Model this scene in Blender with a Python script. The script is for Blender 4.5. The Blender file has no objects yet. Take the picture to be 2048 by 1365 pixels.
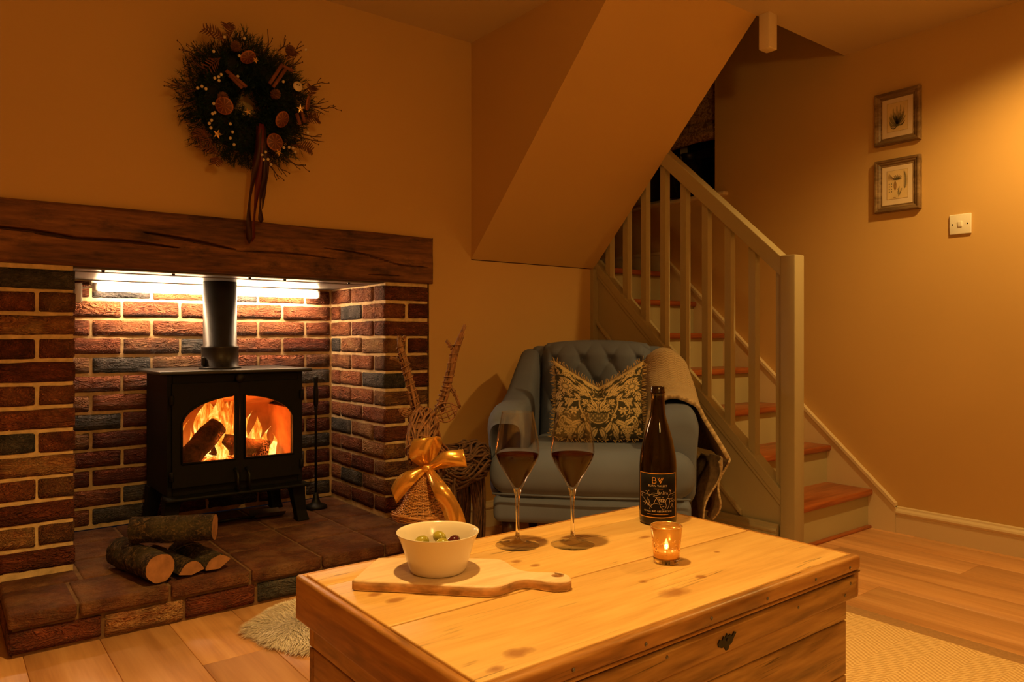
import bpy, bmesh, math, random
import numpy as np
from mathutils import Vector, Matrix, noise as mn

random.seed(11)
PI = math.pi
S = bpy.context.scene
COL = S.collection

# ------------------------------------------------------------------ camera
FX, FY = 0.6147, 0.7888                       # view direction on the floor plan
cam_d = bpy.data.cameras.new('camera')
cam_d.sensor_width = 36.0
cam_d.lens = 36.0 * 1486.0 / 2048.0
cam_d.shift_y = -7.5 / 2048.0
cam_d.clip_start = 0.02
cam = bpy.data.objects.new('camera', cam_d)
COL.objects.link(cam)
cam.location = (0, 0, 0.9)
cam.rotation_euler = (PI / 2, 0, math.atan2(-FX, FY))
S.camera = cam

# ------------------------------------------------------------------ world, exposure
W = bpy.data.worlds.new('night')
S.world = W
W.use_nodes = True
W.node_tree.nodes['Background'].inputs[0].default_value = (0.006, 0.007, 0.012, 1)
W.node_tree.nodes['Background'].inputs[1].default_value = 0.3
S.view_settings.view_transform = 'Standard'
S.view_settings.look = 'None'
S.view_settings.gamma = 1.0
S.view_settings.use_curve_mapping = False
S.view_settings.exposure = 0.32
S.cycles.max_bounces = 7
S.cycles.diffuse_bounces = 3
S.cycles.glossy_bounces = 3
S.cycles.transmission_bounces = 8
S.cycles.adaptive_threshold = 0.1
S.cycles.transparent_max_bounces = 14
S.cycles.sample_clamp_indirect = 4.0

# lamp strengths and tints (the fittings themselves are built further down)
DOWNLIGHT_TINT = (1.0, 0.60, 0.16)
DOWNLIGHTS = [  # x, y, watts, half angle of the beam in degrees
    (2.95, 0.82, 66, 74),
    (0.70, 1.05, 104, 57),
]
FILL_TINT = (1.0, 0.60, 0.16)
FILL_GLOBE = (0.25, -0.85, 1.72, 0.11, 62.0)      # unseen globe lamp added as fill: x, y, z, radius, strength
TUBE_TINT = (1.0, 0.66, 0.36)
TUBE_POWER = 64.0
FIRE_TINT = (1.0, 0.22, 0.025)

# ------------------------------------------------------------------ small helpers
def V(*a): return Vector(a)

def set_props(o, label=None, cat=None, group=None, kind=None):
    if label: o['label'] = label
    if cat: o['category'] = cat
    if group: o['group'] = group
    if kind: o['kind'] = kind
    return o

def thing(name, label, cat, loc=(0, 0, 0), rotz=0.0, group=None):
    o = bpy.data.objects.new(name, None)
    o.empty_display_size = 0.05
    COL.objects.link(o)
    o.location = loc
    o.rotation_euler = (0, 0, rotz)
    return set_props(o, label, cat, group)

def link(name, me, mat=None, parent=None, loc=None, rot=None, scale=None):
    o = bpy.data.objects.new(name, me)
    COL.objects.link(o)
    if mat is not None and len(me.materials) == 0:
        me.materials.append(mat)
    if parent is not None: o.parent = parent
    if loc is not None: o.location = loc
    if rot is not None: o.rotation_euler = rot
    if scale is not None: o.scale = scale
    return o

def copy_tree(o, parent=None):
    c = o.copy()
    COL.objects.link(c)
    c.parent = parent
    for ch in list(o.children):
        copy_tree(ch, c)
    return c

class MB:
    """collects geometry for ONE mesh object"""
    def __init__(s): s.v = []; s.f = []; s.sm = []
    def add(s, vs, fs, smooth=True):
        b = len(s.v)
        s.v.extend([tuple(p) for p in vs])
        for f in fs:
            s.f.append(tuple(b + i for i in f)); s.sm.append(smooth)
        return s
    def box(s, x0, x1, y0, y1, z0, z1, smooth=False):
        vs = [(x, y, z) for z in (z0, z1) for y in (y0, y1) for x in (x0, x1)]
        return s.add(vs, [(0, 2, 3, 1), (4, 5, 7, 6), (0, 1, 5, 4), (2, 6, 7, 3), (0, 4, 6, 2), (1, 3, 7, 5)], smooth)
    def rbox(s, c, size, r=0.01, seg=3, M=None, puff=0.0):
        bm = bmesh.new()
        bmesh.ops.create_cube(bm, size=1.0)
        for v in bm.verts:
            v.co = Vector((v.co.x * size[0], v.co.y * size[1], v.co.z * size[2]))
        r = min(r, min(size) * 0.49)
        bmesh.ops.bevel(bm, geom=bm.edges[:], offset=r, segments=seg, profile=0.5, affect='EDGES')
        T = Matrix.Translation(Vector(c))
        if M is not None: T = T @ M.to_4x4()
        bm.verts.index_update()
        vs = [T @ v.co for v in bm.verts]
        fs = [[v.index for v in f.verts] for f in bm.faces]
        bm.free()
        return s.add(vs, fs, True)
    def prism(s, poly, axis, a, b, smooth=False):
        """poly: 2D points in the plane of the two other axes, extruded a..b along axis"""
        n = len(poly); vs = []
        for t in (a, b):
            for p in poly:
                q = list(p); q.insert(axis, t); vs.append(tuple(q))
        fs = [tuple(range(n - 1, -1, -1)), tuple(range(n, 2 * n))]
        for i in range(n):
            j = (i + 1) % n
            fs.append((i, j, n + j, n + i))
        return s.add(vs, fs, smooth)
    def lathe(s, prof, n=24, c=(0, 0, 0), M=None, smooth=True, closed=False):
        vs = []; fs = []
        for r, z in prof:
            for k in range(n):
                a = 2 * PI * k / n
                p = Vector((r * math.cos(a), r * math.sin(a), z))
                if M is not None: p = M @ p
                vs.append((p.x + c[0], p.y + c[1], p.z + c[2]))
        m = len(prof)
        rng = range(m) if closed else range(m - 1)
        for i in rng:
            i2 = (i + 1) % m
            for k in range(n):
                k2 = (k + 1) % n
                fs.append((i * n + k, i * n + k2, i2 * n + k2, i2 * n + k))
        if not closed:
            if prof[0][0] > 1e-6: fs.append(tuple(range(n - 1, -1, -1)))
            if prof[-1][0] > 1e-6: fs.append(tuple((m - 1) * n + k for k in range(n)))
        return s.add(vs, fs, smooth)
    def tube(s, pts, rad, n=6, caps=True, smooth=True):
        pts = [Vector(p) for p in pts]
        if not hasattr(rad, '__len__'): rad = [rad] * len(pts)
        vs = []; fs = []
        t0 = (pts[1] - pts[0]).normalized()
        up = Vector((0, 0, 1)) if abs(t0.z) < 0.9 else Vector((1, 0, 0))
        nrm = t0.cross(up).normalized()
        for i, p in enumerate(pts):
            a = pts[max(i - 1, 0)]; b = pts[min(i + 1, len(pts) - 1)]
            t = (b - a)
            t = t.normalized() if t.length > 1e-9 else t0
            nrm = (nrm - t * nrm.dot(t))
            nrm = nrm.normalized() if nrm.length > 1e-9 else t.orthogonal().normalized()
            bn = t.cross(nrm)
            for k in range(n):
                an = 2 * PI * k / n
                vs.append(p + (nrm * math.cos(an) + bn * math.sin(an)) * rad[i])
        for i in range(len(pts) - 1):
            for k in range(n):
                k2 = (k + 1) % n
                fs.append((i * n + k, i * n + k2, (i + 1) * n + k2, (i + 1) * n + k))
        if caps:
            fs.append(tuple(range(n - 1, -1, -1)))
            fs.append(tuple((len(pts) - 1) * n + k for k in range(n)))
        return s.add(vs, fs, smooth)
    def grid(s, fn, nu, nv, smooth=True, flip=False):
        vs = [fn(i / nu, j / nv) for j in range(nv + 1) for i in range(nu + 1)]
        fs = []
        for j in range(nv):
            for i in range(nu):
                a = j * (nu + 1) + i
                q = (a, a + 1, a + nu + 2, a + nu + 1)
                fs.append(q[::-1] if flip else q)
        return s.add(vs, fs, smooth)
    def ribbon(s, pts, wdir, w, th=0.0006):
        """a thin strip with thickness along pts; wdir = vector or list, w = width or list"""
        pts = [Vector(p) for p in pts]; n = len(pts)
        if not isinstance(wdir, list): wdir = [wdir] * n
        if not hasattr(w, '__len__'): w = [w] * n
        vs = []
        for i, p in enumerate(pts):
            t = pts[min(i + 1, n - 1)] - pts[max(i - 1, 0)]
            d = Vector(wdir[i]); d = d.normalized()
            nn = t.cross(d)
            nn = nn.normalized() if nn.length > 1e-9 else Vector((0, 1, 0))
            for sg in (-1, 1):
                for q in (-0.5, 0.5):
                    vs.append(p + d * (w[i] * q) + nn * (th * 0.5 * sg))
        fs = []
        for i in range(n - 1):
            a = i * 4; b = a + 4
            fs += [(a, a + 1, b + 1, b), (a + 2, b + 2, b + 3, a + 3), (a, b, b + 2, a + 2), (a + 1, a + 3, b + 3, b + 1)]
        fs += [(0, 2, 3, 1), ((n - 1) * 4, (n - 1) * 4 + 1, (n - 1) * 4 + 3, (n - 1) * 4 + 2)]
        return s.add(vs, fs, True)
    def mesh(s, name, off=(0, 0, 0)):
        me = bpy.data.meshes.new(name)
        o = off
        me.from_pydata([(p[0] - o[0], p[1] - o[1], p[2] - o[2]) for p in s.v], [], s.f)
        me.polygons.foreach_set('use_smooth', s.sm)
        me.update()
        return me
    def build(s, name, mat, parent=None, local=False, at=None):
        """world-space geometry unless local; 'at' sets the object's own origin (top-level meshes)"""
        if parent is not None:
            off = (0, 0, 0)
            if not local:
                off = Vector(parent.location)
                if parent.parent: off = off + Vector(parent.parent.location)
            return link(name, s.mesh(name, off), mat, parent)
        if at is None:
            at = (0, 0, 0)
        return link(name, s.mesh(name, at), mat, None, loc=at)

def weighted(o):
    m = o.modifiers.new('edge', 'BEVEL'); m.width = 0.003; m.segments = 2; m.limit_method = 'ANGLE'; m.angle_limit = 0.7
    return o

def smooth_path(ctrl, n=20):
    """Catmull-Rom through the control points"""
    P = [Vector(p) for p in ctrl]
    P = [P[0] * 2 - P[1]] + P + [P[-1] * 2 - P[-2]]
    out = []
    segs = len(P) - 3
    for i in range(n + 1):
        t = i / n * segs
        k = min(int(t), segs - 1); t -= k
        a, b, c, d = P[k:k + 4]
        out.append(0.5 * ((2 * b) + (c - a) * t + (2 * a - 5 * b + 4 * c - d) * t * t + (3 * b - a - 3 * c + d) * t ** 3))
    return out

def lerp(a, b, t): return a + (b - a) * t
def sstep(a, b, x):
    t = max(0.0, min(1.0, (x - a) / (b - a))); return t * t * (3 - 2 * t)

# ------------------------------------------------------------------ materials
class NT:
    def __init__(s, name):
        s.m = bpy.data.materials.new(name); s.m.use_nodes = True
        s.t = s.m.node_tree; s.t.nodes.clear()
        s.out = s.n('ShaderNodeOutputMaterial')
    def n(s, typ, **kw):
        nd = s.t.nodes.new(typ)
        for k, v in kw.items(): setattr(nd, k, v)
        return nd
    def l(s, a, b): s.t.links.new(a, b)
    def val(s, sock, v):
        if hasattr(v, 'is_output'): s.l(v, sock)
        else:
            if isinstance(v, (tuple, list)) and len(v) == 3 and len(sock.default_value) == 4: v = (*v, 1)
            sock.default_value = v
    def math(s, op, a, b=0.0, c=0.0, clamp=False):
        nd = s.n('ShaderNodeMath', operation=op); nd.use_clamp = clamp
        s.val(nd.inputs[0], a); s.val(nd.inputs[1], b)
        s.val(nd.inputs[2], c)
        return nd.outputs[0]
    def vmath(s, op, a, b=None):
        nd = s.n('ShaderNodeVectorMath', operation=op)
        s.val(nd.inputs[0], a)
        if b is not None: s.val(nd.inputs[1], b)
        return nd.outputs['Value'] if op in ('LENGTH', 'DISTANCE', 'DOT_PRODUCT') else nd.outputs[0]
    def coord(s, kind='Object', scale=(1, 1, 1), rand=0.0, rot=(0, 0, 0)):
        tc = s.n('ShaderNodeTexCoord')
        v = tc.outputs[kind]
        if rand:
            oi = s.n('ShaderNodeObjectInfo')
            r = s.math('MULTIPLY', oi.outputs['Random'], rand)
            cb = s.n('ShaderNodeCombineXYZ')
            for i, k in enumerate((1.0, 1.73, 0.61)):
                s.l(s.math('MULTIPLY', r, k), cb.inputs[i])
            v = s.vmath('ADD', v, cb.outputs[0])
        mp = s.n('ShaderNodeMapping')
        mp.inputs['Scale'].default_value = scale; mp.inputs['Rotation'].default_value = rot
        s.l(v, mp.inputs['Vector'])
        return mp.outputs[0]
    def noise(s, vec, scale=5.0, detail=4.0, rough=0.55, dist=0.0, out='Fac'):
        nd = s.n('ShaderNodeTexNoise')
        s.l(vec, nd.inputs['Vector'])
        nd.inputs['Scale'].default_value = scale; nd.inputs['Detail'].default_value = detail
        nd.inputs['Roughness'].default_value = rough; nd.inputs['Distortion'].default_value = dist
        return nd.outputs[out]
    def ramp(s, fac, stops, interp='LINEAR'):
        nd = s.n('ShaderNodeValToRGB'); cr = nd.color_ramp; cr.interpolation = interp
        while len(cr.elements) < len(stops): cr.elements.new(0.5)
        for e, (p, c) in zip(cr.elements, stops):
            e.position = p
            e.color = (*c, 1) if hasattr(c, '__len__') else (c, c, c, 1)
        s.l(fac, nd.inputs[0])
        return nd.outputs[0]
    def mix(s, fac, a, b, mode='MIX'):
        nd = s.n('ShaderNodeMix', data_type='RGBA', blend_type=mode)
        s.val(nd.inputs[0], fac); s.val(nd.inputs[6], a); s.val(nd.inputs[7], b)
        return nd.outputs[2]
    def bump(s, h, strength=0.3, dist=0.01, normal=None):
        nd = s.n('ShaderNodeBump'); nd.inputs['Strength'].default_value = strength; nd.inputs['Distance'].default_value = dist
        s.l(h, nd.inputs['Height'])
        if normal is not None: s.l(normal, nd.inputs['Normal'])
        return nd.outputs[0]
    def bsdf(s, color=(0.8, 0.8, 0.8), rough=0.5, metal=0.0, normal=None, **kw):
        nd = s.n('ShaderNodeBsdfPrincipled')
        s.val(nd.inputs['Base Color'], color); s.val(nd.inputs['Roughness'], rough); s.val(nd.inputs['Metallic'], metal)
        if normal is not None: s.l(normal, nd.inputs['Normal'])
        for k, v in kw.items(): s.val(nd.inputs[k], v)
        return nd.outputs[0]
    def done(s, sh): s.l(sh, s.out.inputs[0]); return s.m

def simple(name, color, rough=0.5, metal=0.0, var=0.12, nscale=8.0, bump=0.0, bdist=0.004, rand=0.0, stretch=(1, 1, 1), **kw):
    t = NT(name)
    v = t.coord('Object', stretch, rand)
    n = t.noise(v, nscale, 3.0)
    c1 = tuple(max(0, c * (1 - var)) for c in color); c2 = tuple(min(1, c * (1 + var)) for c in color)
    col = t.ramp(n, [(0.3, c1), (0.7, c2)])
    nm = t.bump(n, bump, bdist) if bump else None
    return t.done(t.bsdf(col, rough, metal, nm, **kw))

def thin_glass(name, tint, f0=0.035, rough=0.0):
    t = NT(name)
    tr = t.n('ShaderNodeBsdfTransparent'); t.val(tr.inputs[0], tint)
    gl = t.n('ShaderNodeBsdfGlossy'); gl.inputs['Roughness'].default_value = rough
    g = t.n('ShaderNodeNewGeometry')
    c = t.math('ABSOLUTE', t.vmath('DOT_PRODUCT', g.outputs['Normal'], g.outputs['Incoming']))
    f = t.math('ADD', t.math('MULTIPLY', t.math('POWER', t.math('SUBTRACT', 1.0, c), 5.0), 1 - f0), f0)
    mx = t.n('ShaderNodeMixShader'); t.l(f, mx.inputs[0]); t.l(tr.outputs[0], mx.inputs[1]); t.l(gl.outputs[0], mx.inputs[2])
    return t.done(mx.outputs[0])

def emit(name, color, strength):
    t = NT(name)
    e = t.n('ShaderNodeEmission'); t.val(e.inputs[0], color); t.val(e.inputs[1], strength)
    return t.done(e.outputs[0])

def wood(name, dark, mid, light, axis=0, rand=7.0, rough=0.55, bump=0.25, ring=14.0, fine=90.0, stretch=0.09, knots=None, wear=0.0, crack=0.0):
    t = NT(name)
    sc = [1, 1, 1]; sc[axis] = stretch
    v = t.coord('Object', tuple(sc), rand)
    big = t.noise(v, ring, 3.0, 0.5, 1.2)
    fin = t.noise(v, fine, 2.0, 0.6)
    f = t.math('ADD', t.math('MULTIPLY', big, 0.65), t.math('MULTIPLY', fin, 0.35))
    col = t.ramp(f, [(0.33, dark), (0.5, mid), (0.64, light)])
    h = f
    if wear:
        sw_ = [1, 1, 1]; sw_[axis] = 0.16
        w = t.noise(t.coord('Object', tuple(sw_), rand), 14.0, 4.0, 0.7, 0.4)
        wm = t.ramp(w, [(0.50, 0.0), (0.66, 1.0)])
        col = t.mix(t.math('MULTIPLY', wm, wear), col, tuple(c * 0.35 for c in dark))
    if knots:
        tc = t.n('ShaderNodeTexCoord')
        base = tc.outputs['Object']
        wob = t.noise(base, 45.0, 3.0)
        for (kx, ky, kr, el) in knots:
            sub = t.vmath('SUBTRACT', base, (kx, ky, 0.0))
            sc2 = t.vmath('MULTIPLY', sub, (1.0 / el, 1.0, 0.0))
            d = t.math('ADD', t.vmath('LENGTH', sc2), t.math('MULTIPLY', t.math('SUBTRACT', wob, 0.5), kr * 0.9))
            m = t.ramp(t.math('DIVIDE', d, kr), [(0.35, 0.95), (0.75, 0.5), (1.0, 0.0)])
            col = t.mix(t.math('MULTIPLY', m, 0.8), col, (0.30, 0.10, 0.02))
    if crack:
        sc3 = [1, 1, 1]; sc3[axis] = 0.035
        ck = t.noise(t.coord('Object', tuple(sc3), rand), 26.0, 3.0, 0.5, 0.6)
        line = t.ramp(t.math('ABSOLUTE', t.math('SUBTRACT', ck, 0.5)), [(0.0, 1.0), (0.010, 0.0)])
        gate = t.ramp(t.noise(t.coord('Object', (1, 1, 1), rand), 7.0, 2.0), [(0.50, 0.0), (0.60, 1.0)])
        col = t.mix(t.math('MULTIPLY', t.math('MULTIPLY', line, gate), crack), col, tuple(c * 0.3 for c in dark))
    return t.done(t.bsdf(col, rough, 0.0, t.bump(h, bump, 0.004)))

def paint(name, color, rough=0.7, bump=0.05):
    t = NT(name)
    v = t.coord('Object')
    n = t.noise(v, 1.3, 1.0)
    col = t.ramp(n, [(0.3, tuple(c * 0.95 for c in color)), (0.7, tuple(min(1, c * 1.04) for c in color))])
    return t.done(t.bsdf(col, rough, 0.0))

M = {}
M['wall'] = paint('wall_paint', (0.65, 0.40, 0.140), 0.75, 0.08)
M['ceiling'] = paint('ceiling_paint', (0.66, 0.50, 0.30), 0.8, 0.05)
M['trim'] = paint('trim_paint', (0.78, 0.62, 0.40), 0.4, 0.02)
M['stairpaint'] = paint('stair_paint', (0.42, 0.35, 0.21), 0.45, 0.02)
M['riser'] = paint('riser_paint', (0.48, 0.42, 0.24), 0.5, 0.02)
M['tread'] = wood('tread_wood', (0.20, 0.045, 0.010), (0.36, 0.095, 0.022), (0.46, 0.14, 0.035), 0, rough=0.35, bump=0.08)
M['plank'] = wood('oak_plank', (0.52, 0.25, 0.10), (0.66, 0.34, 0.14), (0.74, 0.41, 0.18), 1, rand=23.0, rough=0.42, bump=0.12, ring=10, fine=70, stretch=0.06)
M['mortar'] = simple('mortar', (0.72, 0.52, 0.28), 0.95, var=0.22, nscale=30, bump=0.7, bdist=0.006)
M['black'] = simple('stove_black', (0.0045, 0.004, 0.004), 0.62, 0.0, var=0.2, nscale=60, bump=0.1, bdist=0.001, **{'Specular IOR Level': 0.22})
M['iron'] = simple('wrought_iron', (0.02, 0.019, 0.018), 0.45, 0.6, nscale=50, bump=0.2, bdist=0.001)
M['flue'] = simple('flue_enamel', (0.045, 0.043, 0.043), 0.38, 0.35, nscale=20)
M['steel'] = simple('galvanised_plate', (0.27, 0.25, 0.23), 0.42, 0.5, var=0.06, nscale=4, stretch=(1, 6, 1))
M['white_plastic'] = simple('white_plastic', (0.83, 0.78, 0.70), 0.35, var=0.02)
M['screw'] = simple('dark_screw', (0.03, 0.025, 0.02), 0.4, 0.8)

def brick_mat(name, c1, c2, c3, crease=0.9, buff=0.0):
    t = NT(name)
    v = t.coord('Object', (1, 1, 1), 31.0)
    big = t.noise(v, 11.0, 3.0, 0.6, 0.4)
    fin = t.noise(v, 120.0, 2.0, 0.65)
    f = t.math('ADD', t.math('MULTIPLY', big, 0.7), t.math('MULTIPLY', fin, 0.3))
    col = t.ramp(f, [(0.36, c1), (0.5, c2), (0.66, c3)])
    v2 = t.coord('Object', (0.45, 1, 1.25), 31.0)
    cr = t.noise(v2, 26.0, 3.0, 0.62, 2.2)
    ridge = t.math('ABSOLUTE', t.math('SUBTRACT', cr, 0.5))
    ridge = t.math('MULTIPLY', ridge, 5.0, clamp=True)
    h = t.math('ADD', t.math('MULTIPLY', ridge, crease), t.math('MULTIPLY', fin, 0.25))
    if buff:
        b = t.noise(v, 7.0, 6.0, 0.7)
        col = t.mix(t.math('MULTIPLY', t.ramp(b, [(0.45, 0.0), (0.62, 1.0)]), buff), col, (0.52, 0.30, 0.13))
    rr = t.ramp(f, [(0.3, 0.75), (0.7, 0.92)])
    return t.done(t.bsdf(col, rr, 0.0, t.bump(h, 1.0, 0.018)))

BR = {
    'red': brick_mat('brick_red', (0.15, 0.032, 0.012), (0.30, 0.078, 0.030), (0.40, 0.125, 0.052), 0.9, 0.15),
    'deep': brick_mat('brick_deep_red', (0.09, 0.017, 0.007), (0.18, 0.036, 0.014), (0.26, 0.060, 0.024)),
    'mid': brick_mat('brick_mid_red', (0.12, 0.024, 0.010), (0.235, 0.056, 0.022), (0.32, 0.09, 0.038), 0.9, 0.1),
    'orange': brick_mat('brick_orange', (0.25, 0.062, 0.020), (0.42, 0.125, 0.044), (0.52, 0.19, 0.075), 0.9, 0.2),
    'buff': brick_mat('brick_buff', (0.20, 0.065, 0.024), (0.34, 0.13, 0.05), (0.46, 0.22, 0.09), 0.7, 0.85),
    'grey': brick_mat('brick_grey', (0.030, 0.028, 0.030), (0.080, 0.070, 0.068), (0.16, 0.125, 0.11), 0.5),
    'brown': brick_mat('brick_brown', (0.10, 0.034, 0.014), (0.20, 0.070, 0.028), (0.30, 0.12, 0.05), 0.8, 0.45),
}

# ================================================================== the setting
CEIL = 2.28
WY = 2.865            # plaster face of the fireplace wall
RX = 3.516            # plaster face of the right wall
def struct(o):
    o['kind'] = 'structure'; return o

# ---- floor with its planks
fl = MB().box(-1.75, RX + 0.1, -2.6, 3.9, -0.08, -0.012)
floor = struct(fl.build('floor', M['mortar']))
pm = {}
PW, PLN = 0.192, 1.29
def plank_mesh(L):
    k = round(L, 3)
    if k not in pm:
        pm[k] = MB().rbox((0, 0, -0.006), (PW - 0.0012, L - 0.0012, 0.012), 0.0014, 1).mesh('plank')
        pm[k].materials.append(M['plank'])
    return pm[k]
col = 0
x = -1.72
while x < RX:
    y = -2.55 - (col * 0.47) % PLN
    while y < WY:
        a, b = max(y, -2.55), min(y + PLN, WY)
        if b - a > 0.05:
            link('plank', plank_mesh(b - a), None, floor, loc=(x + PW / 2, (a + b) / 2, 0))
        y += PLN
    x += PW; col += 1

# ---- walls
wb = MB()
wb.box(-1.75, 0.155, WY, WY + 0.1, 0, CEIL)                 # left of the fireplace
wb.box(0.155, 1.76, WY, WY + 0.1, 1.345, CEIL)              # above the beam
wb.box(1.76, 1.99, WY, WY + 0.1, 0, CEIL)
wb.box(1.99, 2.797, WY, WY + 0.06, 0, 1.262)                 # under the upper flight
struct(wb.build('wall_back', M['wall']))
struct(MB().box(-1.85, -1.75, -2.6, WY + 0.1, 0, CEIL).build('wall_left', M['wall']))
struct(MB().box(-1.75, RX, -2.7, -2.6, 0, CEIL).build('wall_front', M['wall']))
wr = MB()
WYA, WYB, WZA, WZB = 2.63, 3.30, 1.72, 2.62
wr.box(RX, RX + 0.2, -2.6, WYA, 0, 3.5)
wr.box(RX, RX + 0.2, WYB, 3.85, 0, 3.5)
wr.box(RX, RX + 0.2, WYA, WYB, 0, WZA)
wr.box(RX, RX + 0.2, WYA, WYB, WZB, 3.5)
struct(wr.build('wall_right', M['wall']))
ws = MB()                                                   # walls of the stairwell above and behind
ws.box(1.94, RX, 3.75, 3.85, 0, 3.5)
ws.box(1.94, RX, 1.80, 1.868, CEIL + 0.05, 3.5)
ws.box(1.94, 1.988, 1.868, 3.75, CEIL + 0.05, 3.5)
ws.box(1.94, 1.988, WY + 0.1, 3.75, 0, CEIL + 0.05)
struct(ws.build('wall_stairwell', M['wall']))
ce = MB()
ce.box(-1.75, RX, -2.6, 1.868, CEIL, CEIL + 0.05)
ce.box(-1.75, 1.99, 1.868, WY, CEIL, CEIL + 0.05)
struct(ce.build('ceiling', M['ceiling']))
struct(MB().box(1.94, RX, 1.80, 3.85, 3.5, 3.55).build('ceiling_stairwell', M['ceiling']))
# boxed-in underside of the upper flight
SZ0, SY1 = 1.266, 1.868
def soff(y): return SZ0 + (WY - y) / (WY - SY1) * (CEIL - SZ0)
struct(MB().prism([(WY, SZ0), (SY1, CEIL), (SY1, CEIL + 0.05), (WY, SZ0 + 0.06)], 0, 2.03, 2.785).build('ceiling_slope', M['wall']))
struct(MB().prism([(WY, SZ0), (WY, CEIL), (SY1, CEIL)], 0, 1.99, 2.03).build('wall_fascia', M['wall']))
struct(MB().prism([(WY, SZ0 + 0.06), (SY1, CEIL + 0.05), (SY1, CEIL + 0.35), (WY, SZ0 + 0.36)], 0, 2.745, 2.785).build('trim_1', M['stairpaint']))

def skirting(name, pts, nrm, hgt=0.12):
    """moulded skirting board along two floor points, nrm = direction into the room"""
    (xa, ya), (xb, yb) = pts
    prof = [(0, 0), (0.018, 0), (0.018, hgt - 0.042), (0.0165, hgt - 0.038), (0.021, hgt - 0.034), (0.024, hgt - 0.026),
            (0.021, hgt - 0.018), (0.012, hgt - 0.010), (0.010, hgt - 0.003), (0.006, hgt), (0, hgt)]
    n = len(prof); vs = []
    for (px, py) in ((xa, ya), (xb, yb)):
        for d, z in prof: vs.append((px + nrm[0] * d, py + nrm[1] * d, z))
    fs = [tuple(range(n)), tuple(range(2 * n - 1, n - 1, -1))]
    for i in range(n):
        j = (i + 1) % n; fs.append((i, n + i, n + j, j))
    return struct(MB().add(vs, fs, False).build(name, M['trim']))
skirting('baseboard_right', ((RX, -2.6), (RX, 1.612)), (-1, 0))
skirting('baseboard_back', ((1.762, WY), (2.775, WY)), (0, -1))
skirting('baseboard_left', ((-1.75, -2.6), (-1.75, WY)), (1, 0))
bst = skirting('baseboard_stair', ((2.782, WY - 0.03), (2.782, 1.76)), (-1, 0))
bst.data.materials[0] = M['stairpaint']

# ================================================================== staircase
st = thing('staircase', 'painted closed-string staircase with brown wooden treads rising along the right wall', 'staircase', (3.15, 1.73, 0))
RISE, GO, NY = 0.1845, 0.205, 1.714
SX0, SX1 = 2.835, 3.494
for i in range(1, 7):
    y0 = NY + GO * (i - 1)
    t = MB().rbox(((SX0 + SX1) / 2, y0 + 0.125, RISE * i - 0.015), (SX1 - SX0, 0.25, 0.03), 0.009, 3)
    t.build('tread', M['tread'], st)
for i in range(1, 8):
    y0 = NY + GO * (i - 1) + 0.026
    MB().box(SX0, SX1, y0, y0 + 0.018, RISE * (i - 1) + (0.0 if i > 1 else 0.012), RISE * i - 0.03).build('riser', M['riser'], st)
MB().rbox(((SX0 + SX1) / 2, NY + 0.022, 0.006), (SX1 - SX0, 0.03, 0.012), 0.004, 2).build('bottom_strip', M['tread'], st)
LZ = RISE * 7
MB().box(1.99, RX, 2.99, 3.75, LZ - 0.12, LZ - 0.001).rbox(((2.80 + SX1) / 2, NY + GO * 6 + 0.03, LZ - 0.015), (SX1 - 2.80, 0.07, 0.03), 0.009, 3).build('landing', M['tread'], st)
# closed outer string with capping, panel and lower moulding
def sline(y, z0=0.287): return z0 + (y - 1.775) * 0.945
YB, YT = 1.752, 2.8645
MB().prism([(YB, 0.0), (YT, 0.0), (YT, sline(YT) - 0.05), (YB, sline(YB) - 0.05)], 0, 2.795, 2.835).build('spandrel_panel', M['stairpaint'], st)
def bar_along(y0, y1, zf, x0, x1, dz0, dz1):
    return MB().prism([(y0, zf(y0) + dz0), (y1, zf(y1) + dz0), (y1, zf(y1) + dz1), (y0, zf(y0) + dz1)], 0, x0, x1)
weighted(bar_along(YB, YT, sline, 2.782, 2.848, -0.052, 0.0).build('string_capping', M['stairpaint'], st))
weighted(bar_along(1.945, YT, lambda y: 0.128 + (y - 1.945) * 0.945, 2.779, 2.796, -0.008, 0.016).build('string_moulding', M['stairpaint'], st))
weighted(bar_along(YB, YT, sline, 2.786, 2.796, -0.075, -0.052).build('string_bead', M['stairpaint'], st))
MB().box(2.760, 2.7945, 2.842, 2.8645, 0.0, 1.262).build('corner_post', M['stairpaint'], st)
# newel post
nw = MB()
nw.rbox((2.813, 1.718, 0.62), (0.07, 0.068, 1.24), 0.004, 2)
nwp = nw.build('newel_post', M['stairpaint'], st)
MB().rbox((2.855, 1.735, 0.585), (0.016, 0.05, 1.17), 0.003, 2).build('newel_fillet', M['stairpaint'], st)
# handrail and balusters
def rail(y): return 1.240 + (y - 1.754) * 0.905
weighted(bar_along(1.75, 2.405, rail, 2.782, 2.846, -0.085, 0.0).build('handrail', M['stairpaint'], st))
bw = 0.0165
for k in range(9):
    y = 1.776 + 0.1245 * k
    if k == 0: y = 1.768
    zt = rail(y) - 0.08 if y < 2.36 else soff(y) + 0.10
    z0 = sline(y - bw) - 0.03
    MB().box(2.815 - bw, 2.815 + bw, y - bw, y + bw, z0, zt).build('baluster', M['stairpaint'], st)
# wall string on the right wall
def wsl(y): return 0.122 + (y - 1.613) * 0.912
wsp = [(1.613, 0.0), (3.0, 0.0), (3.7, 0.9), (3.7, 1.405), (3.02, 1.405), (1.613, wsl(1.613))]
MB().prism(wsp, 0, SX1 + 0.001, RX - 0.0005).build('wall_string', M['trim'], st)
cp = bar_along(1.613, 3.018, wsl, SX1 - 0.006, RX - 0.0005, -0.004, 0.014)
cp.box(SX1 - 0.006, RX - 0.0005, 3.018, 3.7, 1.401, 1.419)
cp.build('wall_string_moulding', M['trim'], st)
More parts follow.
